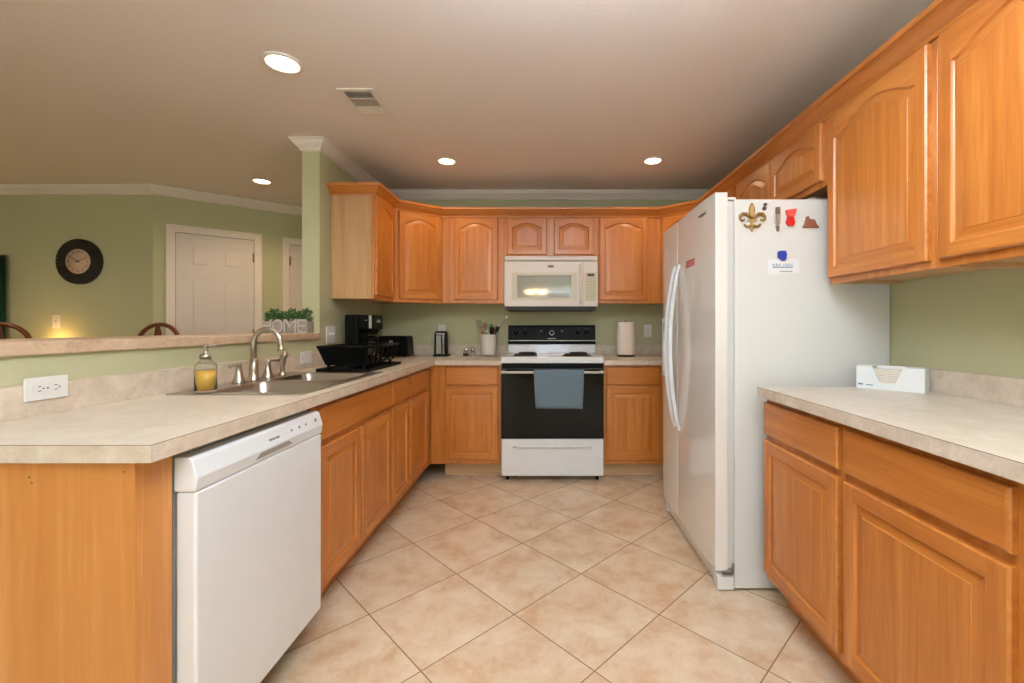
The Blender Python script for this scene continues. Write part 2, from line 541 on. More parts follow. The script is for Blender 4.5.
def interior_door(name, s0, wtot, ztop, hinge_right=True):
    s1 = s0 + wtot
    cwid = .062
    root = MB()
    # jamb lining
    slab(root, s0 + cwid - .012, s0 + cwid, 0, ztop - cwid + .012, .0, .013)
    slab(root, s1 - cwid, s1 - cwid + .012, 0, ztop - cwid + .012, .0, .013)
    slab(root, s0 + cwid, s1 - cwid, ztop - cwid, ztop - cwid + .012, .0, .013)
    r = struct(name, root, trim_m)
    c = MB()
    slab(c, s0, s0 + cwid - .012, 0, ztop, 0, .018); slab(c, s1 - cwid + .012, s1, 0, ztop, 0, .018)
    slab(c, s0 + cwid - .012, s1 - cwid + .012, ztop - cwid + .012, ztop, 0, .018)
    slab(c, s0, s0 + .016, 0, ztop, .018, .024); slab(c, s1 - .016, s1, 0, ztop, .018, .024)
    slab(c, s0 + .016, s1 - .016, ztop - .016, ztop, .018, .024)
    obj('casing', c, trim_m, r)
    a, b = s0 + cwid + .003, s1 - cwid - .003
    zt = ztop - cwid - .004
    d = MB()
    W = b - a
    st = W * .16; cm = W * .14
    cols = [(a + st, a + W / 2 - cm / 2), (a + W / 2 + cm / 2, b - st)]
    rows = [(.24, .80), (.98, 1.60), (1.70, 1.89)]
    fr = .006
    xs = [a, cols[0][0], cols[0][1], cols[1][0], cols[1][1], b]
    for i in (0, 2, 4): slab(d, xs[i], xs[i + 1], .012, zt, .000, fr)
    zs = [.012, .24, .80, .98, 1.60, 1.70, 1.89, zt]
    for c0, c1 in cols:
        for k in (0, 2, 4, 6): slab(d, c0, c1, zs[k], zs[k + 1], 0, fr)
        for z0, z1 in rows:
            slab(d, c0, c1, z0, z1, 0, .0015)
            slab(d, c0 + .026, c1 - .026, z0 + .026, z1 - .026, .0015, .0058, 0, .0035)
    obj('door_slab', d, door_m, r)
    g = MB(); slab(g, a - .003, a, 0, zt, 0, .004); slab(g, b, b + .003, 0, zt, 0, .004); slab(g, a, b, zt, zt + .004, 0, .004)
    obj('shadow_gap', g, dgrey, r)
    hs = b if hinge_right else a
    for z in (.25, 1.05, 1.78):
        h = MB()
        p = wall_pt(hs, .010, z)
        h.lathe([(.006, 0), (.006, .09)], p, 10)
        slab(h, hs - .012, hs + .012, z + .005, z + .085, .006, .008)
        obj('hinge', h, brush_m, r)
    k = MB()
    ks = a + .06 if hinge_right else b - .06
    p = Vector(wall_pt(ks, .006, .93))
    k.tube([p, p - Vector((nrm.x, nrm.y, 0)) * .04], .010, 10)
    q = p - Vector((nrm.x, nrm.y, 0)) * .055
    k.lathe([(.001, -.026), (.02, -.018), (.027, 0), (.02, .018), (.001, .026)], q, 16)
    obj('door_knob', k, brush_m, r)


interior_door('door_1', .086, .703, 2.057)
interior_door('door_2', .961, .74, 2.052, False)

# bar top on the half wall
bar = thing('bar_top', 'long tan laminate ledge capping the green half wall above the sink counter', 'bar top', (-1.6, 1.9, 1.088))
obj('top_slab', MB().box((-1.80, .905, 1.086), (-1.452, YCOL, 1.1255), bev=.004), lam_bar, bar)

# ------------------------------------------------------------------ cabinets


def chamfer_slab(mb, x0, z0, w_, h, t=.019, c=.008, cy=.006, mi=0):
    """flat front with moulded edge; back at y=0, front at y=-t"""
    o = [(x0, z0), (x0 + w_, z0), (x0 + w_, z0 + h), (x0, z0 + h)]
    i1 = [(x0 + c * .35, z0 + c * .35), (x0 + w_ - c * .35, z0 + c * .35), (x0 + w_ - c * .35, z0 + h - c * .35), (x0 + c * .35, z0 + h - c * .35)]
    i = [(x0 + c, z0 + c), (x0 + w_ - c, z0 + c), (x0 + w_ - c, z0 + h - c), (x0 + c, z0 + h - c)]
    rings = [[(p[0], 0, p[1]) for p in o], [(p[0], -t + cy, p[1]) for p in o], [(p[0], -t + cy * .3, p[1]) for p in i1], [(p[0], -t, p[1]) for p in i]]
    for a, b in zip(rings, rings[1:]):
        for k in range(4):
            mb.face([a[k], a[(k + 1) % 4], b[(k + 1) % 4], b[k]], mi)
    mb.face(rings[3], mi)
    mb.face(rings[0], mi)


def panel_door(name, x0, z0, w_, h, parent, arch=0., sw=.047, t=.019, wood_mats=None):
    """raised-panel door; returns the object. Local frame of the cabinet: front towards -y"""
    mb = MB()
    wm = wood_mats or (oak_v, oak_h)
    c = .005
    NA = 18 if arch else 1

    def outline(i):
        xa, xb = sw + i, w_ - sw - i
        zt = h - (sw if not arch else .042) - arch - i * (1 if not arch else .9)
        pts = [(xa, sw + i), (xb, sw + i)]
        top = []
        for k in range(NA + 1):
            u = k / NA
            x = xb + (xa - xb) * u
            z = zt
            if arch:
                q = (u - .05) / .90
                if 0 < q < 1: z += arch * (math.sin(PI * q) ** .95)
            top.append((x, z))
        return pts + top
    O = outline(0)
    yf = -t
    P = lambda p, y: (x0 + p[0], y, z0 + p[1])
    # stiles and rails
    mb.face([P(p, yf) for p in ((c, c), (sw, c), (sw, h - c), (c, h - c))], 0)
    mb.face([P(p, yf) for p in ((w_ - sw, c), (w_ - c, c), (w_ - c, h - c), (w_ - sw, h - c))], 0)
    mb.face([P(p, yf) for p in ((sw, c), (w_ - sw, c), (w_ - sw, sw), (sw, sw))], 1)
    top = O[2:]
    for a, b in zip(top, top[1:]):
        mb.face([P(a, yf), P(b, yf), P((b[0], h - c), yf), P((a[0], h - c), yf)], 1)
    # outer edges
    oo = [(0, 0), (w_, 0), (w_, h), (0, h)]
    oi = [(c, c), (w_ - c, c), (w_ - c, h - c), (c, h - c)]
    for k in range(4):
        n = (k + 1) % 4
        mb.face([P(oo[k], yf + .005), P(oo[n], yf + .005), P(oi[n], yf), P(oi[k], yf)], k % 2)
        mb.face([P(oo[k], 0), P(oo[n], 0), P(oo[n], yf + .005), P(oo[k], yf + .005)], k % 2)
    mb.face([P(p, 0) for p in oo], 0)
    # sticking, groove, raised bevel, field
    lv = [(0, yf), (.003, yf + .005), (.006, yf + .008), (.009, yf + .008), (.032, yf + .004), (.034, yf + .0025)]
    rings = [[P(p, y) for p in outline(i)] for i, y in lv]
    n = len(rings[0])
    for a, b in zip(rings, rings[1:]):
        for k in range(n):
            j = (k + 1) % n
            mb.face([a[k], a[j], b[j], b[k]], 1 if (k == 0 or 2 <= k < n - 1) else 0)
    mb.face(rings[-1], 0)
    bmesh.ops.remove_doubles(mb.bm, verts=mb.bm.verts, dist=.00005)
    return obj(name, mb, list(wm), parent, world=False)


def drawer_front(x0, z0, w_, h, parent):
    mb = MB(); chamfer_slab(mb, x0, z0, w_, h)
    return obj('drawer_front', mb, oak_h, parent, world=False)


ZB, ZT = .12, .8755     # base cabinet frame


def base_cab(label, loc, rz, w_, depth, fronts, toe=(0, None), toe_mat=None, toe_depth=.085, group=None):
    t = thing('base_cabinet', label, 'cabinet', (loc[0], loc[1], 0), rz, group)
    g = .0006
    cu = MB()
    a_, b_, c_ = g, w_ - g, .016
    # open-topped carcass: two sides and a bottom
    cu.prism([(a_, .0201, ZB), (b_, .0201, ZB), (b_, .0201, ZT), (b_ - c_, .0201, ZT), (b_ - c_, .0201, ZB + c_), (a_ + c_, .0201, ZB + c_), (a_ + c_, .0201, ZT), (a_, .0201, ZT)], (0, depth - .0205, 0))
    obj('carcass', cu, maple, t, world=False)
    obj('face_frame', MB().box((g, 0, ZB), (w_ - g, .02, ZT), bev=.0012, seg=1), oak_v, t, world=False)
    a, b = toe[0], toe[1] if toe[1] is not None else w_
    obj('toe_kick', MB().box((a + g, toe_depth, 0), (b - g, toe_depth + .015, ZB)), toe_mat or oak_h, t, world=False)
    for kind, x0, x1, z0, z1 in fronts:
        if kind == 'drawer': drawer_front(x0, z0, x1 - x0, z1 - z0, t)
        else: panel_door('door', x0, z0, x1 - x0, z1 - z0, t)
    return t


DZ0, DZ1, RZ0, RZ1 = .150, .697, .722, .853
R90 = PI / 2
# left run: local x runs along +y
LX = -.89
base_cab('double door oak base cabinet with a wide false drawer under the sink', (LX, 1.655), R90, .84, .577,
         [('drawer', .044, .817, RZ0, RZ1), ('door', .044, .413, DZ0, DZ1), ('door', .433, .817, DZ0, DZ1)])
base_cab('narrow oak base cabinet between the sink cabinet and the corner cabinet, below the dish rack', (LX, 2.495), R90, .315, .577,
         [('drawer', .012, .295, RZ0, RZ1), ('door', .012, .295, DZ0, DZ1)])
base_cab('oak base cabinet of the left run nearest the inside corner', (LX, 2.81), R90, .55, .577,
         [('drawer', .018, .418, RZ0, RZ1), ('door', .018, .418, DZ0, DZ1)])
# back run
base_cab('oak base cabinet with one drawer and one door, left of the stove', (-.888, 3.36), 0, .541, .57,
         [('drawer', .114, .518, RZ0 + .002, RZ1 + .003), ('door', .114, .518, DZ0 + .002, DZ1 + .01)], toe=(.086, None), toe_mat=maple_h, toe_depth=.115)
base_cab('oak base cabinet between the stove and the refrigerator', (.43, 3.36), 0, 1.083, .57,
         [('drawer', .02, .426, RZ0 + .002, RZ1 + .003), ('door', .02, .426, DZ0 + .002, DZ1 + .01)], toe_mat=maple_h, toe_depth=.115)
# right run: local x runs along -y
RX = .920
base_cab('oak base cabinet of the right counter standing against the refrigerator side', (RX, 1.846), -R90, .486, .588,
         [('drawer', .006, .472, RZ0, RZ1), ('door', .006, .472, DZ0, DZ1)], toe_depth=.085)
base_cab('oak base cabinet in the right foreground with a wide drawer over one wide door', (RX, 1.36), -R90, .53, .588,
         [('drawer', .015, .50, RZ0, RZ1), ('door', .015, .50, DZ0, DZ1)], toe_depth=.085)
base_cab('oak base cabinet at the right edge of the photo, nearest the camera', (RX, .83), -R90, .53, .588,
         [('drawer', .015, .50, RZ0, RZ1), ('door', .015, .50, DZ0, DZ1)], toe_depth=.085)

# peninsula end panel
ep = thing('cabinet_end_panel', 'flat honey oak end panel closing the near end of the left counter', 'cabinet panel', (-1.2, 1.0, 0))
obj('panel', MB().box((XL + .001, .953, 0), (-.8901, .968, ZT)), oak_panel, ep)
obj('stile', MB().box((-.93, .9681, 0), (LX, 1.047, ZT)), oak_panel, ep)
nh = MB()
for x, z in ((-1.118, .841), (-1.113, .829), (-.913, .853)):
    nh.lathe([(.0025, .9529), (.0025, .9522)], (x, 0, z), 8, axis='y')
obj('nail_hole', nh, seam, ep)['kind'] = 'stuff'

# ------------------------------------------------------------------ countertops
ZCB, ZCT = .876, .914


def top_with_edges(name, label, boxes, edges, splashes, loc):
    t = thing(name, label, 'countertop', loc)
    mb = MB()
    for (x0, y0, x1, y1) in boxes: mb.box((x0, y0, ZCB), (x1, y1, ZCT))
    obj('slab', mb, lam_top, t)
    eb = MB(); sm = MB()
    for (x0, y0, x1, y1, nx, ny) in edges:
        th = .0018
        a, b = (x0 - abs(nx) * 0, y0), (x1, y1)
        p0 = (x0 + (0 if nx >= 0 else -th), y0 + (0 if ny >= 0 else -th), ZCB)
        p1 = (x1 + (th if nx > 0 else 0), y1 + (th if ny > 0 else 0), ZCT - .0012)
        eb.box(p0, p1)
        sm.box((p0[0], p0[1], ZCT - .0012), (p1[0], p1[1], ZCT - .0001))
    obj('edge_band', eb, lam_edge, t)
    obj('edge_seam', sm, seam, t)
    for (x0, y0, x1, y1) in splashes:
        obj('backsplash', MB().box((x0, y0, ZCT), (x1, y1, 1.003), bev=.001, seg=1), lam_edge, t)
    return t


top_with_edges('countertop', 'L-shaped beige laminate countertop holding the sink, running to the stove', [
    (XL, .941, -.8458, 1.640), (XL, 1.640, -1.385, 2.392), (-.915, 1.640, -.8458, 2.392), (XL, 2.392, -.8458, 3.318), (XL, 3.318, -.347, YB)],
    [(-.8458, .941, -.8458, 3.316, 1, 0), (XL, .941, -.844, .941, 0, -1), (-.844, 3.318, -.347, 3.318, 0, -1)],
    [(XL, .941, XL + .02, YB - .02), (XL, YB - .02, -.347, YB)], (-1.2, 2, ZCB))
top_with_edges('countertop', 'short beige laminate countertop under the paper towel roll', [(.430, 3.318, XR, YB)],
               [(.430, 3.318, XR, 3.318, 0, -1)], [(.430, YB - .02, XR, YB)], (1, 3.6, ZCB))
top_with_edges('countertop', 'beige laminate countertop of the right run carrying the tissue box', [(.8828, .29, XR, 1.848)],
               [(.8828, .29, .8828, 1.848, -1, 0)], [(XR - .02, .29, XR, 1.848)], (1.2, 1, ZCB))

# ------------------------------------------------------------------ wall cabinets
UZ0, UZ1 = 1.355, 2.078
UD0, UD1 = 1.383, 2.052


def wall_cab(label, loc, rz, w_, depth, doors, z0=UZ0, z1=UZ1, side=None, arch=.042, body=None):
    t = thing('wall_cabinet', label, 'cabinet', (loc[0], loc[1], z0), rz)
    g = .0006
    if body is None:
        mb = MB()
        mb.box((g, .0201, z0 + .014), (w_ - g, depth, z1))
        mb.box((g, .0201, z0 + .001), (.016, depth, z0 + .014)).box((w_ - .016, .0201, z0 + .001), (w_ - g, depth, z0 + .014))
    else:
        mb = MB().prism([(p[0], p[1], z0 + .012) for p in body], (0, 0, z1 - z0 - .012))
    mb.bm.transform(Matrix.Translation((0, 0, -z0)))
    if body is not None:
        # body given in world coordinates
        mb.bm.transform(Matrix.Translation((0, 0, z0)))
        obj('carcass', mb, maple, t, world=True)
    else:
        obj('carcass', mb, maple, t, world=False)
    obj('face_frame', MB().box((g, 0, 0), (w_ - g, .02, z1 - z0), bev=.0012, seg=1), oak_v, t, world=False)
    for x0, x1, a, b in doors:
        wdt = x1 - x0
        panel_door('door', x0, a - z0, wdt, b - a, t, arch=arch, sw=.042)
    return t


LUX = -1.172
wall_cab('oak wall cabinet with a bare pale side, end of the left wall row', (LUX, 2.99), R90, .37, .293,
         [(.012, .352, UD0, UD1)])
ang = math.atan2(.24, .317)
wall_cab('diagonal corner oak wall cabinet above the coffee maker', (LUX, 3.36), ang, math.hypot(.317, .24), .3,
         [(.040, .378, UD0, UD1)], body=[(LUX + .004, 3.378), (-.857, 3.622), (-.857, YB), (XL, YB), (XL, 3.361), (LUX, 3.361)])
wall_cab('oak wall cabinet above the salt shakers, left of the microwave', (-.855, 3.60), 0, .503, .33,
         [(.099, .453, UD0, UD1)])
wall_cab('short oak wall cabinet with two small arched doors above the microwave', (-.352, 3.60), 0, .770, .33,
         [(.027, .349, 1.750, UD1), (.409, .734, 1.750, UD1)], z0=1.735, arch=.036)
wall_cab('oak wall cabinet above the paper towels, right of the microwave', (.418, 3.60), 0, .505, .33,
         [(.010, .402, UD0, UD1)])
RUX = 1.204
angr = math.atan2(-.24, .279)
wall_cab('diagonal corner oak wall cabinet half hidden behind the refrigerator', (.925, 3.60), angr, math.hypot(.279, .24), .3,
         [(.03, .34, UD0, UD1)], body=[(.925, 3.622), (1.202, 3.38), (XR, 3.361), (XR, YB), (.925, YB)])
wall_cab('oak wall cabinet beyond the refrigerator on the right wall', (RUX, 3.36), -R90, .558, .303,
         [(.03, .540, UD0, UD1)])
wall_cab('short oak wall cabinet with two arched doors above the refrigerator', (RUX, 2.802), -R90, .926, .303,
         [(.035, .447, 1.80, UD1), (.459, .890, 1.80, UD1)], z0=1.775, arch=.05)
wall_cab('tall oak wall cabinet beside the refrigerator, over the tissue box', (RUX, 1.876), -R90, .516, .303,
         [(.008, .496, 1.372, UD1)], arch=.06, z0=1.347)
wall_cab('tall oak wall cabinet at the right edge of the photo', (RUX, 1.36), -R90, .516, .303,
         [(.022, .496, 1.372, UD1)], arch=.06, z0=1.347)
# oak crown along all wall cabinets
CO = [(-.018, 2.0785), (.001, 2.060), (.008, 2.060), (.012, 2.070), (.026, 2.082), (.044, 2.098), (.050, 2.104), (.060, 2.108), (.062, 2.126), (-.018, 2.126)]
CO = [(-.018, 2.0785), (.0005, 2.0785), (.0005, 2.056), (.009, 2.056), (.012, 2.068), (.026, 2.080), (.044, 2.096), (.050, 2.104), (.060, 2.108), (.062, 2.126), (-.018, 2.126)]
cm = obj('cabinet_crown_moulding', MB().sweep([(RUX, .84), (RUX, 3.36), (.925, 3.60), (-.855, 3.60), (LUX, 3.36), (LUX, 2.99), (XL + .001, 2.99)], CO), oak_uv)
tag(rebase(cm, (0, 3.6, 2.0785)), 'orange oak crown moulding running along the tops of all wall cabinets', 'moulding')

# ------------------------------------------------------------------ dishwasher
dw = thing('dishwasher', 'white built-in dishwasher under the left counter', 'dishwasher', (-1.1, 1.35, 0))
y0, y1 = 1.054, 1.645
obj('tub', MB().box((-1.44, y0, .10), (-.893, y1, .868)).box((-1.40, y0 + .02, 0), (-.96, y1 - .02, .0999)), grey_pl, dw)
obj('door_panel', MB().box((-.890, y0 + .002, .119), (-.840, y1 - .002, .7695), bev=.006), white_ap, dw)
cp = [(-.892, .771), (-.841, .771), (-.836, .803), (-.849, .846), (-.856, .853), (-.892, .853)]
pan = obj('control_panel', MB().prism([(x, y0, z) for x, z in cp], (0, y1 - y0, 0), bev=.0022), white_ap, dw)
# pocket of the handle in the middle of the lower lip
obj('handle_pocket', MB().prism([(-.8378, 1.27, .783), (-.8378, 1.45, .783), (-.8362, 1.43, .797), (-.8362, 1.29, .797)], (.0015, 0, 0)), grey_pl, dw)
sl = Vector((.0125, 0, -.043)).normalized()     # down the slanted face
nn = Vector((.043, 0, .0125)).normalized()
def on_panel(y, d):                             # a spot on the slanted control face
    p = Vector((-.8492, y, .846)) + sl * d + nn * .0008
    return p
text_mesh('logo', 'FRIGIDAIRE', .0105, M4((0, 1, 0), -sl, nn, on_panel(1.362, .026)), ink_grey, dw)
for yy in (1.455, 1.50, 1.54):
    bq = MB(); bq.lathe([(.0045, 0), (.0045, .0012), (.003, .0016)], (0, 0, 0), 12)
    bq.bm.transform(M4((0, 1, 0), -sl, nn, on_panel(yy, .022)))
    obj('button', bq, grey_pl, dw)
bq = MB(); bq.lathe([(.007, 0), (.007, .0014), (.005, .002)], (0, 0, 0), 14)
bq.bm.transform(M4((0, 1, 0), -sl, nn, on_panel(1.605, .020)))
obj('button', bq, grey_pl, dw)
obj('toe_panel', MB().box((-.955, y0 + .01, .01), (-.93, y1 - .01, .105)), black_mt, dw)

# ------------------------------------------------------------------ stove
st = thing('stove', 'white electric stove with black glass oven door', 'stove', (.041, 3.6, 0))
sx0, sx1 = -.342, .424
obj('body', MB().box((sx0 + .004, 3.322, .05), (sx1 - .004, 3.915, .891)), white_ap, st)
for fx in (sx0 + .04, sx1 - .04):
    for fy in (3.37, 3.87):
        obj('foot', MB().lathe([(.011, 0), (.011, .05)], (fx, fy, 0), 14), black_pl, st)
obj('storage_drawer', MB().box((sx0 + .001, 3.300, .047), (sx1 - .001, 3.3215, .326), bev=.006), white_ap, st)
hd = MB()
hp = [(sx0 + .09 + .586 * k / 24, 3.296 - .006 * math.sin(PI * k / 24) ** .3 if 0 < k < 24 else 3.300, .268) for k in range(25)]
hd.tube(hp, .0085, 8)
obj('drawer_handle', hd, white_ap, st)
od = obj('oven_door', MB().box((sx0 + .001, 3.288, .330), (sx1 - .001, 3.3215, .848), bev=.004), black_gl, st)
obj('vent_strip', MB().box((sx0 + .004, 3.300, .852), (sx1 - .004, 3.3215, .891)).box((sx0 + .004, 3.297, .868), (sx1 - .004, 3.2999, .874)), black_pl, st)
hb = MB().tube([(sx0 + .004, 3.247, .829), (sx1 - .004, 3.247, .829)], .0095, 14)
for xx in (sx0 + .018, sx1 - .018): hb.box((xx - .012, 3.247, .820), (xx + .012, 3.288, .838))
obj('oven_handle', hb, mat('silver_painted_bar', (214, 210, 202), .35), st)
ctp = MB().box((sx0 - .0015, 3.292, .892), (sx1 + .0015, 3.848, .938), bev=.007)
obj('cooktop', ctp, white_ap, st)
for bx, by, br_ in ((-.175, 3.46, .092), (-.165, 3.70, .078), (.235, 3.46, .112), (.262, 3.70, .078)):
    pn = MB().lathe([(br_ * .3, .9405), (br_ * .85, .9395), (br_ * 1.05, .9425), (br_ * 1.12, .9405), (br_ * 1.12, .9385)], (bx, by, 0), 32)
    p = obj('drip_pan', pn, chrome, st)
    sp = MB()
    pts = []
    for k in range(110):
        a = k / 110 * 2 * PI * 4
        r = br_ * (.22 + .74 * k / 110)
        pts.append((bx + r * math.cos(a), by + r * math.sin(a), .9465))
    sp.tube(pts, .0052, 6)
    obj('burner_coil', sp, black_mt, st)
bgx0, bgx1 = sx0 + .004, sx1 - .002
obj('backguard', MB().prism([(bgx0, 3.852, .9382), (bgx0, 3.864, 1.012), (bgx0, 3.925, 1.012), (bgx0, 3.925, .9382)], (bgx1 - bgx0, 0, 0)), white_ap, st)
obj('control_panel', MB().prism([(bgx0 - .002, 3.846, 1.0125), (bgx0 - .002, 3.846, 1.030), (bgx0 - .002, 3.858, 1.045), (bgx0 - .002, 3.872, 1.165), (bgx0 - .002, 3.884, 1.178), (bgx0 - .002, 3.926, 1.178), (bgx0 - .002, 3.926, 1.0125)], (bgx1 - bgx0 + .004, 0, 0), bev=.0018), black_pl, st)
obj('trim_line', MB().box((bgx0, 3.8535, 1.0415), (bgx1, 3.858, 1.0455)), steel, st)
for kx in (-.27, -.19, .27, .345):
    z = 1.118
    kb = MB().lathe([(.0235, 3.868), (.022, 3.848), (.018, 3.842), (.0001, 3.842)], (kx, 0, z), 24, axis='y').box((kx - .004, 3.838, z - .02), (kx + .004, 3.850, z + .02))
    k = obj('knob', kb, black_pl, st)
    obj('pointer', MB().box((kx - .001, 3.8372, z + .004), (kx + .001, 3.8379, z + .019)), ink_grey, k)
    mk = MB()
    for j in range(11):
        q = -2.3 + 4.6 * j / 10
        cx, cz = kx + .031 * math.sin(q), z + .031 * math.cos(q)
        mk.box((cx - .0016, 3.8632, cz - .0016), (cx + .0016, 3.8655, cz + .0016))
    obj('dial_ticks', mk, ink_grey, k)['kind'] = 'stuff'
kx, z = .041, 1.112
kb = MB().lathe([(.030, 3.868), (.028, 3.850), (.0001, 3.850)], (kx, 0, z), 28, axis='y')
k = obj('knob', kb, black_pl, st, label='large oven thermostat knob with a chrome rim')
obj('rim', MB().lathe([(.0215, 3.8502), (.0215, 3.8465), (.015, 3.8465), (.015, 3.8502)], (kx, 0, z), 28, axis='y'), chrome, k)
for kx2 in (-.05, .13):
    obj('indicator_light', MB().lathe([(.007, 3.868), (.006, 3.861), (.0001, 3.861)], (kx2, 0, 1.128), 14, axis='y'), grey_pl, st)
obj('nameplate', MB().box((.005, 3.8555, 1.058), (.077, 3.8618, 1.066)), grey_pl, st)

# towel over the oven handle
tw = MB()
nx_, hbY, hbZ = 14, 3.247, .829
rows = []
path = []
for k in range(5): path.append((3.272, .66 + (.829 - .66) * k / 5 if k else .66))
for k in range(9):
    a = PI * k / 8
    path.append((hbY + .0165 * math.cos(a), hbZ + .0165 * math.sin(a)))
for k in range(1, 11): path.append((hbY - .0165 - .003 * math.sin(k / 10 * PI), hbZ - .262 * k / 10))
path[0:5] = [(hbY + .0165, .66), (hbY + .0165, .70), (hbY + .0165, .74), (hbY + .0165, .78), (hbY + .0165, .81)]
for i, (py, pz) in enumerate(path):
    fr = max(0, (hbZ - pz)) / .273
    xa, xb = -.098 + .016 * fr, .272 - .010 * fr
    row = []
    for j in range(nx_ + 1):
        u = j / nx_
        row.append((xa + (xb - xa) * u, py + (.003 * math.sin(u * 9 + 1) * fr if i > 13 else 0), pz - (.004 * u if i == len(path) - 1 else 0)))
    rows.append(row)
V = [[tw.bm.verts.new(p) for p in r] for r in rows]
for a, b in zip(V, V[1:]):
    for j in range(nx_):
        f = tw.bm.faces.new([a[j], a[j + 1], b[j + 1], b[j]]); f.smooth = True
bmesh.ops.recalc_face_normals(tw.bm, faces=tw.bm.faces)
bmesh.ops.solidify(tw.bm, geom=list(tw.bm.faces), thickness=-.004)
to = obj('dish_towel', tw, towel_m)
tag(rebase(to, (.087, 3.247, .556)), 'grey-blue dish towel folded over the oven door handle', 'towel')

# ------------------------------------------------------------------ microwave
mw = thing('microwave', 'white over-the-range microwave mounted above the stove', 'microwave', (.033, 3.7, 1.327))
mx0, mx1, my = -.342, .407, 3.540
obj('body', MB().box((mx0 + .002, my + .012, 1.345), (mx1 - .002, YB - .002, 1.734)), cream_pl, mw)
obj('underside', MB().box((mx0 + .01, my + .035, 1.300), (mx1 - .01, YB - .01, 1.3449)), dgrey, mw)
obj('top_vent', MB().box((mx0, my - .004, 1.694), (mx1, my + .05, 1.733), bev=.012, seg=3), cream_pl, mw)
vs = MB()
for k in range(30):
    x = mx0 + .03 + k * .0236
    vs.box((x, my - .0012, 1.6905), (x + .015, my + .01, 1.6935))
obj('vent_slots', vs, dgrey, mw)
xd = .293
fr = MB()
wx0, wx1, wz0, wz1 = -.240, .195, 1.398, 1.577
zb, zt = 1.329, 1.689
fr.box((mx0, my, zb), (wx0, my + .0119, zt)).box((wx1, my, zb), (xd - .002, my + .0119, zt)).box((wx0, my, zb), (wx1, my + .0119, wz0)).box((wx0, my, wz1), (wx1, my + .0119, zt))
d = obj('door', fr, cream_pl, mw)
rim = MB()
a0, a1, b0, b1 = -.282, .240, 1.378, 1.600
for (q0, q1, q2, q3) in ((a0, a1, b0, wz0 - .001), (a0, a1, wz1 + .001, b1), (a0, wx0 - .001, wz0 - .001, wz1 + .001), (wx1 + .001, a1, wz0 - .001, wz1 + .001)):
    rim.box((q0, my - .003, q2), (q1, my, q3))
obj('window_frame', rim, mat('ivory_window_surround', (208, 200, 178), .4), d)
obj('window_glass', MB().box((wx0, my + .004, wz0), (wx1, my + .008, wz1)), glass_grey, d)
hm = MB().tube([(.270, my - .001, 1.345), (.270, my - .018, 1.375), (.270, my - .022, 1.5), (.270, my - .018, 1.63), (.270, my - .001, 1.66)], .009, 10)
obj('handle', hm, cream_pl, d)
cpn = obj('control_panel', MB().box((xd, my, zb), (mx1, my + .0119, zt), bev=.002), cream_pl, mw)
obj('keypad', MB().box((xd + .013, my - .001, 1.372), (mx1 - .012, my - .0001, 1.600)), mat('ivory_keypad', (206, 196, 168), .5), cpn)
obj('display', MB().box((.325, my - .002, 1.570), (.379, my - .0011, 1.592)), ink_black, cpn)
text_mesh('display_text', '12:00', .016, FACE_NY((.352, my - .0021, 1.581)), mat('dim_green_digits', (110, 130, 90), .4), cpn, ext=.0002)
kp = MB()
for r_ in range(7):
    for c_ in range(3):
        kp.box((.316 + c_ * .026, my - .002, 1.545 - r_ * .024), (.316 + c_ * .026 + .017, my - .0011, 1.545 - r_ * .024 + .011), 0)
obj('keys', kp, mat('tan_keys', (190, 178, 148), .5), cpn)
lg = MB().lathe([(.0001, 0), (.026, .0), (.026, .001), (.0001, .001)], (0, 0, 0), 24)
lg.bm.transform(M4((1, 0, 0), (0, 0, .42), (0, -1, 0), (.030, my - .0002, 1.650)))
obj('logo', lg, grey_pl, d)

# ------------------------------------------------------------------ refrigerator
fg = thing('refrigerator', 'tall white side-by-side refrigerator with magnets on its side', 'refrigerator', (1.15, 2.38, 0))
fy0, fy1, fz = 1.944, 2.800, 1.728
obj('case', MB().box((.827, fy0, .012), (1.513, fy1, fz), bev=.003), mat('white_refrigerator_side', (220, 218, 212), .35, bump=.15, bscale=500), fg)
obj('gasket', MB().box((.7972, fy0 + .004, .10), (.8138, fy1 - .006, 1.72)).box((.8138, fy0 + .012, .10), (.8268, fy1 - .006, 1.72)), mat('pale_grey_gasket', (206, 204, 199), .6), fg)
DZ = 1.759


def fr_door(ya, yb, mname):
    mb = MB()
    n = 12
    pts = []
    for k in range(n + 1):
        u = k / n
        bow = .006 * (1 - (2 * u - 1) ** 2)
        pts.append((.7425 - bow, ya + (yb - ya) * u))
    A = [(x, y, .090) for x, y in pts] + [(.797, yb, .090), (.797, ya, .090)]
    mb.prism(A, (0, 0, DZ - .09), bev=.0025)
    for f in mb.bm.faces: f.smooth = False
    return obj(mname, mb, [white_gl], fg)


fd = fr_door(1.944, 2.502, 'refrigerator_door')
zd = fr_door(2.508, 2.815, 'freezer_door')


def fr_handle(y, parent):
    pts, rs = [], []
    for k in range(33):
        u = k / 32
        z = .595 + (1.505 - .595) * u
        bow = math.sin(PI * u) ** .8
        pts.append((.737 - .050 * bow, y - .0 * bow, z)); rs.append(.0075 + .006 * math.sin(PI * u) ** .5)
    mb = MB().tube(pts, rs, 10)
    for zz in (.60, 1.50): mb.box((.7305, y - .008, zz - .012), (.742, y + .008, zz + .012))
    obj('handle', mb, white_ap, parent)


fr_handle(2.462, fd)
fr_handle(2.548, zd)
text_mesh('logo', 'Whirlpool', .024, FACE_NX((.7372, 2.10, 1.697)), ink_black, fd)
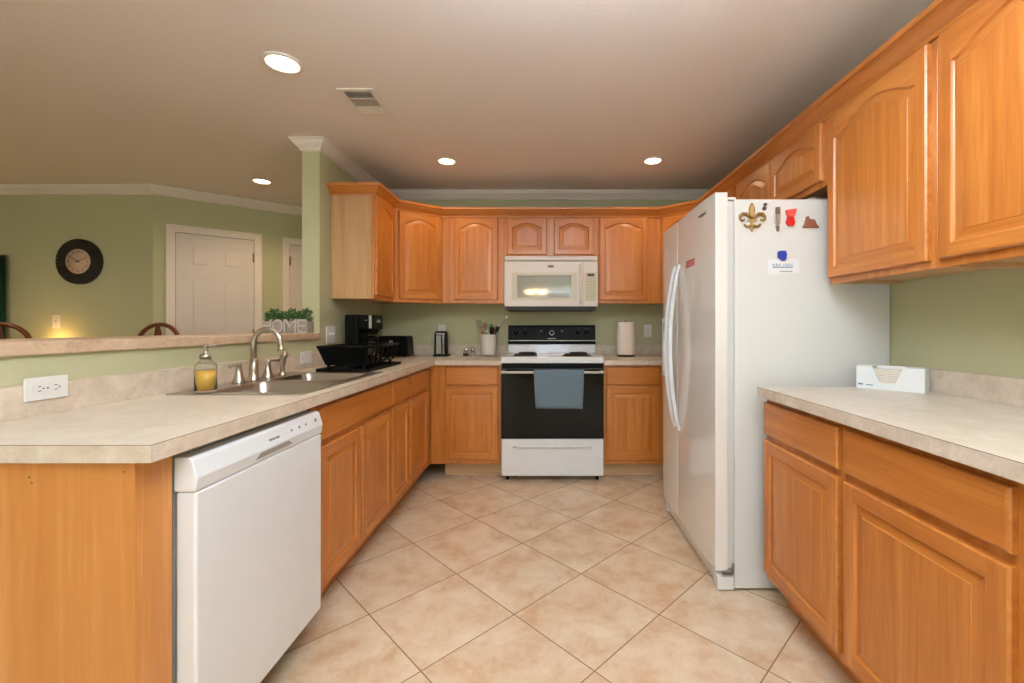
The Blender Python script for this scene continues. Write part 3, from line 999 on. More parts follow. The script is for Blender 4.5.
# hinge covers, grille, bottom hinge
obj('hinge_cover', MB().box((.80, fy0 + .008, 1.7282), (.838, fy0 + .04, 1.740), bev=.004), white_pl, fg)
obj('hinge_cover', MB().box((.79, fy1 - .05, 1.7282), (.875, fy1 - .008, 1.745), bev=.004), white_pl, fg)
gr = MB().prism([(.768, 2.00, .006), (.768, 2.77, .006), (.768, 2.77, .075), (.768, 2.00, .075)], (.05, 0, 0)).prism([(.752, 1.944, .006), (.752, 1.995, .006), (.752, 1.995, .082), (.752, 1.944, .060)], (.074, 0, 0), bev=.002).box((.752, 2.765, .006), (.826, 2.80, .075), bev=.002)
obj('base_grille', gr, white_pl, fg)
hg = MB().box((.772, 1.940, .072), (.822, 1.952, .078)).box((.816, 1.938, .078), (.822, 1.946, .125)).lathe([(.005, .078), (.005, .092)], (.782, 1.955, 0), 10)
obj('bottom_hinge', hg, steel, fg)
for fx, fy in ((.87, 2.0), (.87, 2.75), (1.45, 2.0), (1.45, 2.75)):
    obj('roller', MB().lathe([(.006, -.012), (.006, .012)], (fx, fy, .006), 14, axis='y'), dgrey, fg)
# water dispenser of the freezer door
dp = MB().box((.7285, 2.63, .86), (.7375, 2.79, .885), bev=.002).box((.7285, 2.63, 1.19), (.7375, 2.79, 1.22), bev=.002).box((.7285, 2.63, .8851), (.7375, 2.645, 1.1899)).box((.7285, 2.775, .8851), (.7375, 2.79, 1.1899))
dsp = obj('water_dispenser', dp, white_pl, zd)
obj('recess', MB().box((.7345, 2.6451, 1.08), (.7374, 2.7749, 1.1899)), black_pl, dsp)
obj('drip_well', MB().box((.7345, 2.6451, .8851), (.7374, 2.7749, 1.0799)), white_pl, dsp)

# sticker on the fridge door
sk = thing('sticker', 'small red energy sticker with white lines on the refrigerator door', 'sticker', (.747, 2.267, 1.49))
obj('sheet', MB().box((.7361, 2.20, 1.474), (.7368, 2.335, 1.510)), sticker_red, sk)
ln = MB()
for k, z in enumerate((1.482, 1.490, 1.498)):
    for j in range(9):
        a = 2.206 + j * .0138
        ln.box((.7356, a, z), (.7360, a + .0095 + (.002 if (j * 7 + k * 3) % 4 else -.003), z + .0018))
obj('printed_lines', ln, card_m, sk)


def sideXZ(u, v, y=1.944):
    p = 441 / y
    return ((u - 547) / p, HC + (326.5 - v) / p)


SY = 1.9435
# fleur-de-lis magnet
fl = thing('magnet', 'gold fleur-de-lis magnet on the refrigerator side', 'magnet', (.902, SY, 1.65))


def side_plate(pts, th, y=SY, bev=.001):
    return MB().prism([(x, y - th, z) for x, z in pts], (0, th, 0), bev=bev)


FC, FZ, FS = .902, 1.648, .066


def fleur(scale):
    h = FS
    out = []
    petal = [(0, 1), (.14, .78), (.20, .50), (.16, .22), (.08, -.02)]
    c = MB()
    yb = SY - .006 * scale
    return petal


def sym(pts): return pts + [(-x, z) for x, z in reversed(pts) if abs(x) > 1e-6]


def plate(pts, th, mi_mat, nm, off=0, bev=.0012, parent=fl, k=1.0):
    P = [(FC + x * FS * k, FZ + z * FS) for x, z in pts]
    return obj(nm, MB().prism([(x, SY - th - off, z) for x, z in P], (0, th, 0), bev=bev), mi_mat, parent)


plate(sym([(0, 1.0), (.10, .84), (.20, .60), (.21, .40), (.16, .18), (.09, -.05)]), .004, gold, 'petal')
plate(sym([(0, .86), (.08, .70), (.13, .52), (.12, .34), (.07, .10)]), .0015, gold_l, 'petal_inlay', off=.004, bev=.0004)
for sgn in (-1, 1):
    tb = MB()
    pts, rs = [], []
    ctrl = [(.06, -.12), (.22, .06), (.42, .20), (.64, .20), (.80, .04), (.82, -.12), (.72, -.24), (.58, -.22), (.54, -.12)]
    for (x, z) in ctrl: pts.append((FC + sgn * x * FS, SY - .0078, FZ + z * FS))
    rs = [.005, .0062, .0072, .0075, .0068, .006, .005, .004, .003]
    tb.tube(pts, rs, 10)
    obj('side_petal', tb, gold, fl)
    tb = MB()
    ctrl = [(.05, -.55), (.18, -.62), (.34, -.64), (.46, -.58), (.54, -.46)]
    tb.tube([(FC + sgn * x * FS, SY - .0065, FZ + z * FS) for x, z in ctrl], [.005, .006, .006, .0055, .004], 10)
    obj('lower_petal', tb, gold, fl)
plate([(-.34, -.14), (.34, -.14), (.34, -.28), (-.34, -.28)], .005, gold_l, 'band', off=.003)
plate(sym([(0, -1.0), (.10, -.86), (.14, -.66), (.10, -.40), (.07, -.1)]), .0045, gold_l, 'stem')
# small dark figure-eight magnet
X8, Z8 = sideXZ(764.4, 206.8)
m8 = MB()
for dz, r in ((.009, .0075), (-.008, .0085)):
    m8.lathe([(r * .35, SY), (r * .35, SY - .006), (r, SY - .006), (r, SY)], (X8 + dz * .2, 0, Z8 + dz), 16, axis='y')
tag(rebase(obj('magnet', m8, mat('pewter', (96, 90, 84), .5, metal=.4)), (X8, SY, Z8)), 'tiny grey figure-eight magnet beside the tip of the gold magnet', 'magnet')
# slim silver magnet with brown ends
mg = thing('magnet', 'slim silver bar magnet with brown tips, left of the red one', 'magnet', (sideXZ(777, 219.5)[0], SY, sideXZ(777, 219.5)[1]))
a = lambda u, v: sideXZ(u, v)
obj('bar', side_plate([a(774.2, 214), a(780, 214), a(779.8, 224), a(777, 225.5), a(774.3, 224)], .006), steel, mg)
obj('top_tip', side_plate([a(775.2, 207.4), a(779.6, 207.0), a(780, 213.9), a(774.8, 213.9)], .005), mat('taupe_resin', (120, 100, 86), .5), mg)
obj('bottom_tip', side_plate([a(775, 226), a(779.2, 226), a(778.6, 231.5), a(776.6, 232)], .005), mat('taupe_resin_2', (124, 104, 88), .5), mg)
# red clip magnet
rc = thing('clip', 'red plastic clip magnet in an hourglass shape', 'clip', (*[sideXZ(790.5, 217)[0]], SY, sideXZ(790.5, 217)[1]))
obj('grip', side_plate([a(785.0, 210.5), a(795.8, 208.8), a(794.6, 214.5), a(793.4, 217), a(786.6, 217), a(785.6, 214)], .010, bev=.002), red_l, rc)
obj('jaw', side_plate([a(786.6, 217.1), a(793.4, 217.1), a(794.4, 223), a(793.0, 226), a(786.8, 226.3), a(785.0, 222.5)], .008, bev=.002), red_m, rc)
# brown magnet shaped like a small loaf with a knob
tag(rebase(obj('magnet', side_plate([a(802.2, 227.9), a(802.8, 225.4), a(804.6, 225), a(804.2, 221.8), a(805.6, 220.2), a(805.4, 217), a(808.2, 216.4), a(808.6, 219.4), a(814.4, 220), a(815.6, 224.6), a(817.8, 226), a(818.2, 227.9)], .007), brown_m), (*[sideXZ(810, 222)[0]], SY, sideXZ(810, 222)[1])), 'brown clay magnet shaped like a small building, rightmost on the refrigerator side', 'magnet')
# pinned card with blue magnet
cd = thing('card', 'white printed card held to the refrigerator side by the blue magnet', 'card', (*[sideXZ(783, 267)[0]], SY, sideXZ(783, 267)[1]))
obj('sheet', side_plate([a(767.6, 259.6), a(798.6, 258.6), a(799, 272.5), a(768, 274.6)], .0008, bev=0), card_m, cd)
z0 = sideXZ(0, 265)[1]
pl_ = MB()
for j, (u0_, u1_, t0_) in enumerate(((772.2, 773.4, .4), (774.2, 775.0, .9), (775.8, 777.0, .2), (777.6, 778.2, .8), (778.9, 780.2, 0), (783.2, 784.2, .5), (784.9, 785.5, .1), (786.2, 787.4, .7), (788.0, 789.0, .3), (789.7, 790.4, .9), (791.2, 792.2, .2))):
    pl_.prism([a(u0_, 265.8), a(u1_, 265.8), a(u1_ - .2, 263.2 + t0_ * .6), a(u0_ + .3, 263.6)] and [(p[0], SY - .0014, p[1]) for p in (a(u0_, 265.8), a(u1_, 265.8), a(u1_ - .2, 263.2 + t0_ * .6), a(u0_ + .3, 263.6))], (0, .0005, 0))
obj('printed_line', pl_, ink_blue, cd)
bl = MB()
bl.box((a(772.6, 0)[0], SY - .0014, a(0, 267.8)[1]), (a(792.6, 0)[0], SY - .0009, a(0, 266.6)[1]))
obj('printed_bar', bl, ink_blue, cd)
bl = MB()
for j in range(6):
    bl.box((a(780 + j * 2.1, 0)[0], SY - .0014, a(0, 272.0)[1]), (a(781.6 + j * 2.1, 0)[0], SY - .0009, a(0, 271.0)[1]))
obj('printed_caption', bl, ink_grey, cd)
tag(rebase(obj('magnet', MB().prism([(x, SY - .0085, z) for x, z in (a(777, 252), a(779, 251), a(785, 250.8), a(786.2, 254), a(785.6, 259), a(783.6, 261.2), a(780.6, 260.6), a(779.6, 258.6), a(777.2, 258))], (0, .0075, 0), bev=.002), blue_m), (*[sideXZ(781, 256)[0]], SY - .001, sideXZ(781, 256)[1])), 'blue plastic magnet pinning the white card', 'magnet')
# thin pale cords left on top of the refrigerator
cb = MB().tube([(1.10, 1.99, 1.7335), (1.16, 2.01, 1.738), (1.24, 2.05, 1.765), (1.30, 2.10, 1.768), (1.36, 2.15, 1.7335)], .0042, 6)
cb.tube([(1.16, 1.98, 1.7335), (1.21, 2.0, 1.746), (1.28, 2.03, 1.757), (1.36, 2.08, 1.7335)], .0042, 6)
tag(rebase(obj('cord', cb, cream_pl), (1.2, 2.0, 1.7285)), 'thin pale cord lying loose on top of the refrigerator', 'cord')

# ------------------------------------------------------------------ sink and faucet
sk = thing('sink', 'stainless steel double-bowl sink set in the left countertop', 'sink', (-1.14, 2.015, .914))
X0, X1, Y0, Y1 = -1.400, -.900, 1.620, 2.410
ZR = .9185
holes = [(-1.300, -.945, 1.665, 1.995), (-1.300, -.945, 2.035, 2.365)]


def rrect(x0, x1, y0, y1, r, n=5):
    pts = []
    for cx, cy, a0 in ((x1 - r, y1 - r, 0), (x0 + r, y1 - r, PI / 2), (x0 + r, y0 + r, PI), (x1 - r, y0 + r, 3 * PI / 2)):
        for k in range(n + 1):
            a = a0 + PI / 2 * k / n
            pts.append((cx + r * math.cos(a), cy + r * math.sin(a)))
    return pts


rm = MB()
for (bx0, bx1, by0, by1), (cy0, cy1) in zip(holes, ((Y0, 2.015), (2.015, Y1))):
    inner = rrect(bx0, bx1, by0, by1, .05)
    outer = []
    for (px, py) in inner:       # radially matched outer ring
        fx = 0 if abs(px - (bx0 + bx1) / 2) < 1e-9 else 1
        ox = X0 if px < (bx0 + bx1) / 2 else X1
        oy = cy0 if py < (by0 + by1) / 2 else cy1
        outer.append((ox, oy, px, py))
    n = len(inner)
    # grid rim made of four strips plus corner fans
    def F(*p): rm.face([(q[0], q[1], ZR) for q in p])
    corners = [(X1, cy1), (X0, cy1), (X0, cy0), (X1, cy0)]
    for c in range(4):
        ids = [c * 6 + k for k in range(6)]
        for k in range(5): F(corners[c], inner[ids[k + 1]], inner[ids[k]])
        nx2 = (c + 1) % 4
        F(corners[c], corners[nx2], inner[nx2 * 6], inner[ids[5]])
    # bowl walls and bottom
    lv = [(0, 0), (.004, -.006), (.010, -.15), (.03, -.172)]
    rings = [[(x, y, ZR + dz) for x, y in rrect(bx0 + i, bx1 - i, by0 + i, by1 - i, .05)] for i, dz in lv]
    for a_, b_ in zip(rings, rings[1:]):
        for k in range(n):
            rm.face([a_[k], a_[(k + 1) % n], b_[(k + 1) % n], b_[k]], smooth=True)
    rm.face(rings[-1])
# outer lip down to the counter
oc = [(X1, Y1), (X0, Y1), (X0, Y0), (X1, Y0)]
for k in range(4):
    p, q = oc[k], oc[(k + 1) % 4]
    rm.face([(p[0], p[1], ZR), (q[0], q[1], ZR), (q[0], q[1], .9143), (p[0], p[1], .9143)])
bmesh.ops.remove_doubles(rm.bm, verts=rm.bm.verts, dist=.0001)
obj('basin', rm, steel, sk)
for (bx0, bx1, by0, by1) in holes:
    obj('drain', MB().lathe([(.045, 0), (.042, .004), (.02, .002), (.0001, .002)], ((bx0 + bx1) / 2, (by0 + by1) / 2, ZR - .1715), 20), chrome, sk)

fc = thing('faucet', 'brushed nickel gooseneck faucet with two lever handles behind the sink', 'faucet', (-1.35, 2.03, ZR))
fy = 2.03
bs = MB().lathe([(.027, .9187), (.027, .926), (.021, .935), (.018, .96), (.019, .985), (.0165, .990), (.015, 1.02)], (-1.35, fy, 0), 20)
obj('base', bs, nickel, fc)
pts = [(-1.35, fy, 1.015), (-1.35, fy, 1.08)]
R = .062
for k in range(0, 17):
    a = PI - PI * k / 16 * 1.02
    pts.append((-1.35 + R + R * math.cos(a), fy, 1.092 + R * math.sin(a)))
pts += [(-1.2245, fy, 1.075)]
obj('spout', MB().tube(pts, [.0125] * 3 + [.0115] * 16 + [.0115], 14), nickel, fc)
obj('nozzle', MB().lathe([(.0145, 1.055), (.0155, 1.062), (.013, 1.082)], (-1.2245, fy, 0), 16), nickel, fc)
for hy, sg in ((1.932, -1), (2.133, 1)):
    h = MB().lathe([(.027, .9187), (.026, .925), (.018, .945), (.012, .975), (.010, .988), (.013, .996), (.010, 1.004), (.001, 1.006)], (-1.35, hy, 0), 18)
    ho = obj('handle', h, nickel, fc)
    obj('lever', MB().tube([(-1.35, hy, .998), (-1.345, hy + sg * .03, 1.001), (-1.34, hy + sg * .07, .997)], [.007, .0055, .008], 10), nickel, ho)
sp = thing('side_sprayer', 'brushed nickel side sprayer standing right of the faucet', 'faucet sprayer', (-1.35, 2.25, ZR))
obj('holder', MB().lathe([(.022, .9187), (.021, .924), (.014, .932), (.014, .938)], (-1.35, 2.25, 0), 16), nickel, sp)
obj('spray_head', MB().tube([(-1.35, 2.25, .938), (-1.35, 2.25, .965), (-1.347, 2.25, .99), (-1.345, 2.25, 1.01), (-1.335, 2.25, 1.024), (-1.325, 2.25, 1.028)], [.012, .011, .013, .016, .016, .013], 14), nickel, sp)

# soap dispenser
sx, sy = -1.300, 1.680
sd = thing('soap_dispenser', 'clear soap pump bottle half full of amber soap beside the sink', 'soap dispenser', (sx, sy, ZR))
obj('bottle', MB().lathe([(.0001, .9188), (.034, .9188), (.0355, .925), (.0355, 1.012), (.033, 1.024), (.022, 1.034), (.016, 1.040), (.016, 1.050), (.0145, 1.050), (.0145, 1.041), (.031, 1.022), (.0343, 1.010), (.0343, .926), (.0001, .9235)], (sx, sy, 0), 28), clear, sd)
obj('liquid', MB().lathe([(.0001, .9238), (.0341, .9263), (.0341, 1.000), (.0001, 1.000)], (sx, sy, 0), 28), amber, sd)
pm = MB().lathe([(.019, 1.044), (.019, 1.060), (.010, 1.064), (.007, 1.068), (.007, 1.088), (.011, 1.090), (.011, 1.098), (.0001, 1.099)], (sx, sy, 0), 18)
pm.tube([(sx, sy, 1.093), (sx + .015, sy + .03, 1.093), (sx + .02, sy + .052, 1.088)], [.005, .0045, .0035], 8)
obj('pump', pm, nickel, sd)

# ------------------------------------------------------------------ dish rack
dr = thing('dish_rack', 'black dish drying rack on a tray at the far end of the sink', 'dish rack', (-1.17, 2.74, .914))
rx0, rx1, ry0, ry1 = -1.275, -.995, 2.455, 2.95
tr = MB().box((rx0 - .005, ry0 - .015, .9145), (rx1 + .012, ry1 + .02, .922), bev=.002)
for a_, b_ in (((rx0 - .005, ry0 - .015), (rx1 + .012, ry0 - .007)), ((rx0 - .005, ry1 + .012), (rx1 + .012, ry1 + .02)), ((rx0 - .005, ry0 - .006), (rx0 + .003, ry1 + .011)), ((rx1 + .004, ry0 - .006), (rx1 + .012, ry1 + .011))):
    tr.box((*a_, .9221), (*b_, .932))
obj('drip_tray', tr, black_pl, dr)
bk = MB()
lo = [(rx0 + .03, ry0 + .03), (rx1 - .03, ry0 + .03), (rx1 - .03, ry1 - .03), (rx0 + .03, ry1 - .03)]
hi = [(rx0 - .002, ry0), (rx1, ry0), (rx1, ry1), (rx0 - .002, ry1)]
zl, zh = .953, 1.056
# solid lower walls at the two near faces, open slats on the long side
for k in (0,):
    p, q = lo[k], lo[(k + 1) % 4]; P, Q = hi[k], hi[(k + 1) % 4]
    bk.prism([(p[0], p[1], zl), (q[0], q[1], zl), (Q[0], Q[1], zh - .01), (P[0], P[1], zh - .01)], (0, .004 if k == 0 else (-.004 if k == 2 else 0), 0) if k != 3 else (.004, 0, 0))
bk.box((lo[0][0], lo[0][1], zl - .004), (lo[2][0], lo[2][1], zl))
obj('basket', bk, black_pl, dr)
for k in range(4):
    pass
n = 7
for k in range(n):
    u = k / (n - 1)
    ya = lo[1][1] + (lo[2][1] - lo[1][1]) * u; yb = hi[1][1] + (hi[2][1] - hi[1][1]) * u
    obj('side_bar', MB().tube([(lo[1][0], ya, zl), (hi[1][0] - .002, yb, zh - .006)], .0045, 6), black_pl, dr)
    obj('side_bar', MB().tube([(lo[0][0], ya, zl), (hi[0][0] + .002, yb, zh - .006)], .0045, 6), black_pl, dr)
for k in range(1, 6):
    xa = lo[3][0] + (lo[2][0] - lo[3][0]) * k / 6
    obj('side_bar', MB().tube([(xa, lo[2][1], zl), (xa, hi[2][1] - .002, zh - .006)], .0045, 6), black_pl, dr)
rmx = MB()
for k in range(4):
    rmx.tube([(*hi[k], zh - .004), (*hi[(k + 1) % 4], zh - .004)], .008, 8)
obj('rim', rmx, black_pl, dr)
for fx, fy_ in ((rx0 + .04, ry0 + .04), (rx1 - .04, ry0 + .04), (rx1 - .04, ry1 - .04), (rx0 + .04, ry1 - .04)):
    obj('foot', MB().lathe([(.008, .9221), (.010, .949)], (fx, fy_, 0), 10), black_pl, dr)
rods = MB()
for k in range(10):
    y = ry0 + .06 + k * .038
    rods.tube([(rx0 + .04, y, zl + .002), (rx0 + .06, y, 1.02), (rx0 + .09, y, 1.035), (rx0 + .12, y, 1.02), (rx0 + .13, y, zl + .002)], .003, 6)
obj('plate_rods', rods, black_pl, dr)
# ------------------------------------------------------------------ coffee maker
cf = thing('coffee_maker', 'black drip coffee maker behind the dish rack', 'coffee maker', (-1.27, 3.15, .914))
cx0, cx1, cy0, cy1 = -1.395, -1.204, 3.035, 3.215
obj('housing', MB().box((cx0, cy0, .9145), (cx0 + .095, cy1, 1.250), bev=.012, seg=3), black_pl, cf)
obj('base_plate', MB().box((cx0 + .0951, cy0 + .005, .9145), (cx1, cy1 - .005, .945), bev=.006), black_pl, cf)
hdm = obj('brew_head', MB().box((cx0 + .0951, cy0 + .003, 1.145), (cx1 + .01, cy1 - .003, 1.248), bev=.010, seg=3), black_pl, cf)
obj('silver_band', MB().box((cx1 - .022, cy0 + .0005, 1.155), (cx1 - .004, cy0 + .0027, 1.243)), steel, hdm)
obj('display', MB().box((cx1 + .0102, cy0 + .06, 1.195), (cx1 + .0125, cy1 - .06, 1.215)), grey_pl, hdm)
obj('button', MB().box((cx1 - .05, cy0 + .001, 1.208), (cx1 - .034, cy0 + .0028, 1.212)), grey_pl, hdm)
cc = (cx1 - .040, 3.125)
obj('filter_basket', MB().lathe([(.040, 1.110), (.056, 1.1449)], (*cc, 0), 22), black_pl, cf)
cr_ = MB().lathe([(.0001, .946), (.044, .946), (.052, .962), (.055, .995), (.050, 1.035), (.040, 1.065), (.040, 1.080), (.038, 1.080), (.038, 1.065), (.048, 1.034), (.053, .995), (.050, .963), (.0001, .949)], (*cc, 0), 26)
carafe = obj('carafe', cr_, clear, cf)
obj('carafe_lid', MB().lathe([(.044, 1.0805), (.044, 1.090), (.02, 1.104), (.0001, 1.104)], (*cc, 0), 22).lathe([(.046, 1.060), (.046, 1.072)], (*cc, 0), 22), black_pl, carafe)
obj('carafe_handle', MB().tube([(cc[0] + .036, cc[1] - .03, 1.068), (cc[0] + .062, cc[1] - .048, 1.065), (cc[0] + .078, cc[1] - .058, 1.03), (cc[0] + .070, cc[1] - .054, .985), (cc[0] + .040, cc[1] - .032, .972)], .008, 8), black_pl, carafe)

# toaster in the corner
ts = thing('toaster', 'black two-slot toaster in the back left corner of the counter', 'toaster', (-1.28, 3.76, .914), 0)
tx0, tx1, ty0, ty1 = -1.345, -1.150, 3.66, 3.82
tx0, tx1 = -1.41, -1.155
obj('shell', MB().prism([(tx0, ty0, .925), (tx1 + .004, ty0, .925), (tx1 - .006, ty0, 1.075), (tx1 - .016, ty0, 1.088), (tx0 + .016, ty0, 1.088), (tx0 + .006, ty0, 1.075)], (0, ty1 - ty0, 0), bev=.005), black_pl, ts)
for yy in (3.70, 3.76): obj('slot', MB().box((tx0 + .04, yy, 1.0875), (tx1 - .04, yy + .022, 1.0888)), dgrey, ts)
obj('lever', MB().box((tx1 - .06, ty0 - .016, 1.02), (tx1 - .035, ty0, 1.032), bev=.002), black_pl, ts)
obj('dial', MB().lathe([(.016, ty0), (.014, ty0 - .012), (.0001, ty0 - .012)], (tx1 - .05, 0, .965), 16, axis='y'), black_pl, ts)
obj('badge', MB().box((tx0 + .10, ty0 - .002, 1.03), (tx0 + .13, ty0, 1.05)), grey_pl, ts)
for fx in (tx0 + .03, tx1 - .03):
    for fy_ in (ty0 + .03, ty1 - .03): obj('foot', MB().lathe([(.012, .9145), (.012, .925)], (fx, fy_, 0), 10), black_mt, ts)

# ------------------------------------------------------------------ back counter items
co_ = thing('can_opener', 'stainless and black electric can opener standing against the back wall outlet', 'can opener', (-.898, 3.77, .914))
obj('body', MB().prism([(-.957, 3.73, .93), (-.853, 3.73, .93), (-.858, 3.73, 1.112), (-.870, 3.73, 1.128), (-.940, 3.73, 1.128), (-.952, 3.73, 1.112)], (0, .085, 0), bev=.004), black_pl, co_)
obj('front_plate', MB().prism([(-.938, 3.726, .936), (-.894, 3.726, .936), (-.896, 3.726, 1.092), (-.936, 3.726, 1.092)], (0, .0039, 0), bev=.001), steel, co_)
obj('side_trim', MB().prism([(-.884, 3.726, .936), (-.866, 3.726, .936), (-.870, 3.726, 1.105), (-.886, 3.726, 1.105)], (0, .0039, 0), bev=.001), chrome, co_)
obj('base', MB().box((-.960, 3.70, .9145), (-.838, 3.83, .9299), bev=.003), black_pl, co_)
obj('lever', MB().box((-.93, 3.69, 1.098), (-.862, 3.7299, 1.112), bev=.003), steel, co_)

for nm, sx, cont, lab in (('salt', -.628, (214, 212, 206), 'clear salt shaker with a metal cap, the one nearer the utensil crock'), ('pepper', -.688, (70, 62, 54), 'clear pepper shaker with a metal cap, the one nearer the can opener')):
    s_ = thing(nm + '_shaker', lab, 'shaker', (sx, 3.74, .914))
    obj('jar', MB().lathe([(.0001, .9145), (.023, .9145), (.024, .918), (.0235, .940), (.017, .955), (.0175, .958), (.0155, .958), (.0155, .954), (.022, .939), (.0225, .919), (.0001, .917)], (sx, 3.74, 0), 18), clear, s_)
    obj('contents', MB().lathe([(.0001, .9172), (.0222, .9192), (.0216, .938), (.0001, .938)], (sx, 3.74, 0), 18), mat(nm + '_grains', cont, .9), s_)
    obj('cap', MB().lathe([(.0185, .955), (.0185, .972), (.014, .984), (.0001, .987)], (sx, 3.74, 0), 18), chrome, s_)

ux, uy = -.497, 3.745
uc = thing('utensil_crock', 'white ceramic utensil crock left of the stove', 'utensil crock', (ux, uy, .914))
obj('pot', MB().lathe([(.0001, .928), (.060, .928), (.064, .935), (.068, 1.085), (.071, 1.090), (.071, 1.100), (.062, 1.100), (.060, 1.085), (.057, .94), (.0001, .938)], (ux, uy, 0), 30), mat('white_ceramic', (228, 224, 216), .25), uc)
for k in range(4):
    a_ = PI / 4 + k * PI / 2
    obj('foot', MB().lathe([(.010, .9145), (.010, .9279)], (ux + .046 * math.cos(a_), uy + .046 * math.sin(a_), 0), 10), mat('white_ceramic_foot', (228, 224, 216), .25), uc)


def uten(name, label, base, tip, m, headm, head, r=.005):
    t = thing(name, label, 'utensil', base)
    b, e = Vector(base), Vector(tip)
    d_ = (e - b).normalized()
    obj('handle' if head else 'shaft', MB().tube([b, e], [r, r * .85], 8), m, t)
    if head:
        mb = MB()
        kind, L_, W_ = head
        side = Vector((1, 0, 0)) - d_ * d_.x
        side.normalize()
        if kind == 'spoon':
            mb.lathe([(.0001, 0), (W_ * .6, L_ * .12), (W_, L_ * .45), (W_ * .85, L_ * .8), (.0001, L_)], (0, 0, 0), 16)
            mb.bm.transform(Matrix.Diagonal((1, .3, 1, 1)))
        elif kind == 'blade':
            mb.prism([(-W_ * .55, -.0015, 0), (W_ * .55, -.0015, 0), (W_, -.0015, L_ * .25), (W_, -.0015, L_), (-W_, -.0015, L_), (-W_, -.0015, L_ * .25)], (0, .003, 0), bev=.001)
        elif kind == 'slotted':
            for xx in (-1, -.5, 0, .5, 1): mb.box((xx * W_ - .002, -.0015, L_ * .12), (xx * W_ + .002, .0015, L_ * .9))
            mb.box((-W_ - .002, -.0015, 0), (W_ + .002, .0015, L_ * .12)).box((-W_ - .002, -.0015, L_ * .9), (W_ + .002, .0015, L_))
        elif kind == 'whisk':
            for q in range(6):
                a_ = q * PI / 6
                pp = [(W_ * math.sin(PI * s / 10) * math.cos(a_), W_ * math.sin(PI * s / 10) * math.sin(a_), L_ * s / 10) for s in range(11)]
                mb.tube(pp, .0012, 5)
                mb.tube([(-x, -y, z) for x, y, z in pp], .0012, 5)
        up = d_
        yv = up.cross(side)
        mb.bm.transform(M4(side, yv, up, e - d_ * .002))
        obj('head', mb, headm, t)
    return t


oliv = mat('olive_nylon', (92, 100, 78), .4)
teal = mat('teal_plastic', (58, 118, 116), .4)
bam = mat('bamboo', (176, 128, 84), .6)
uten('spatula', 'grey-green slotted spatula leaning left in the utensil crock', (ux + .0, uy - .01, .945), (ux - .066, uy + .01, 1.150), bam, oliv, ('slotted', .075, .020))
uten('wooden_spoon', 'pale wooden spoon resting on the left rim of the utensil crock', (ux + .01, uy - .02, .945), (ux - .057, uy - .016, 1.108), bam, bam, ('spoon', .05, .016))
uten('wooden_spoon', 'brown wooden spoon standing upright near the middle of the utensil crock', (ux - .0, uy + .02, .945), (ux - .025, uy + .035, 1.14), bam, bam, ('spoon', .065, .019))
uten('ladle', 'teal-handled ladle standing in the utensil crock', (ux + .01, uy + .0, .945), (ux + .018, uy + .02, 1.15), black_pl, teal, ('spoon', .045, .014))
uten('spatula', 'black nylon spatula standing in the utensil crock', (ux + .02, uy - .01, .945), (ux + .030, uy - .018, 1.105), black_pl, black_pl, ('blade', .06, .020))
uten('spoon', 'small steel spoon at the front of the utensil crock', (ux - .01, uy - .025, .945), (ux - .014, uy - .04, 1.105), steel, steel, ('spoon', .035, .017))
uten('spatula', 'black spatula leaning right over the rim of the utensil crock', (ux - .02, uy + .01, .945), (ux + .064, uy - .005, 1.122), black_pl, black_pl, ('blade', .05, .016))
uten('tongs', 'long steel tongs leaning far right out of the utensil crock', (ux - .047, uy + .02, .945), (ux + .142, uy + .03, 1.235), steel, steel, ('blade', .03, .006), r=.004)
uten('wooden_spatula', 'bamboo spatula leaning right behind the black ones in the crock', (ux + .0, uy + .0, .945), (ux + .050, uy + .022, 1.115), bam, bam, ('blade', .06, .016))

px_, py_ = .668, 3.735
pt = thing('paper_towel_holder', 'white paper towel roll upright on a black stand, right of the stove', 'paper towels', (px_, py_, .914))
obj('stand', MB().lathe([(.0001, .9145), (.076, .9145), (.076, .922), (.01, .926), (.0001, .926)], (px_, py_, 0), 30).lathe([(.004, .926), (.004, 1.207), (.007, 1.209), (.007, 1.214), (.0001, 1.216)], (px_, py_, 0), 12), black_pl, pt)
obj('paper_roll', MB().lathe([(.020, .930), (.080, .930), (.0815, .936), (.0775, 1.198), (.075, 1.205), (.020, 1.205), (.020, .930)], (px_, py_, 0), 40), paper_m, pt)

# ------------------------------------------------------------------ tissue box on the right counter
A = Vector((1.28, 1.825)); B = Vector((1.418, 1.655))
dv = (B - A).normalized(); bn = Vector((-dv.y, dv.x))      # away from the camera
if bn.x < 0: bn = -bn
Lb, Db, Hb = (B - A).length, .080, .092
tb = thing('glove_box', 'white cardboard dispenser box with an open top on the right counter', 'box', (1.36, 1.77, .914))


def bp_(s, d, z):
    p = A + dv * s + bn * d
    return (p.x, p.y, .9145 + z)


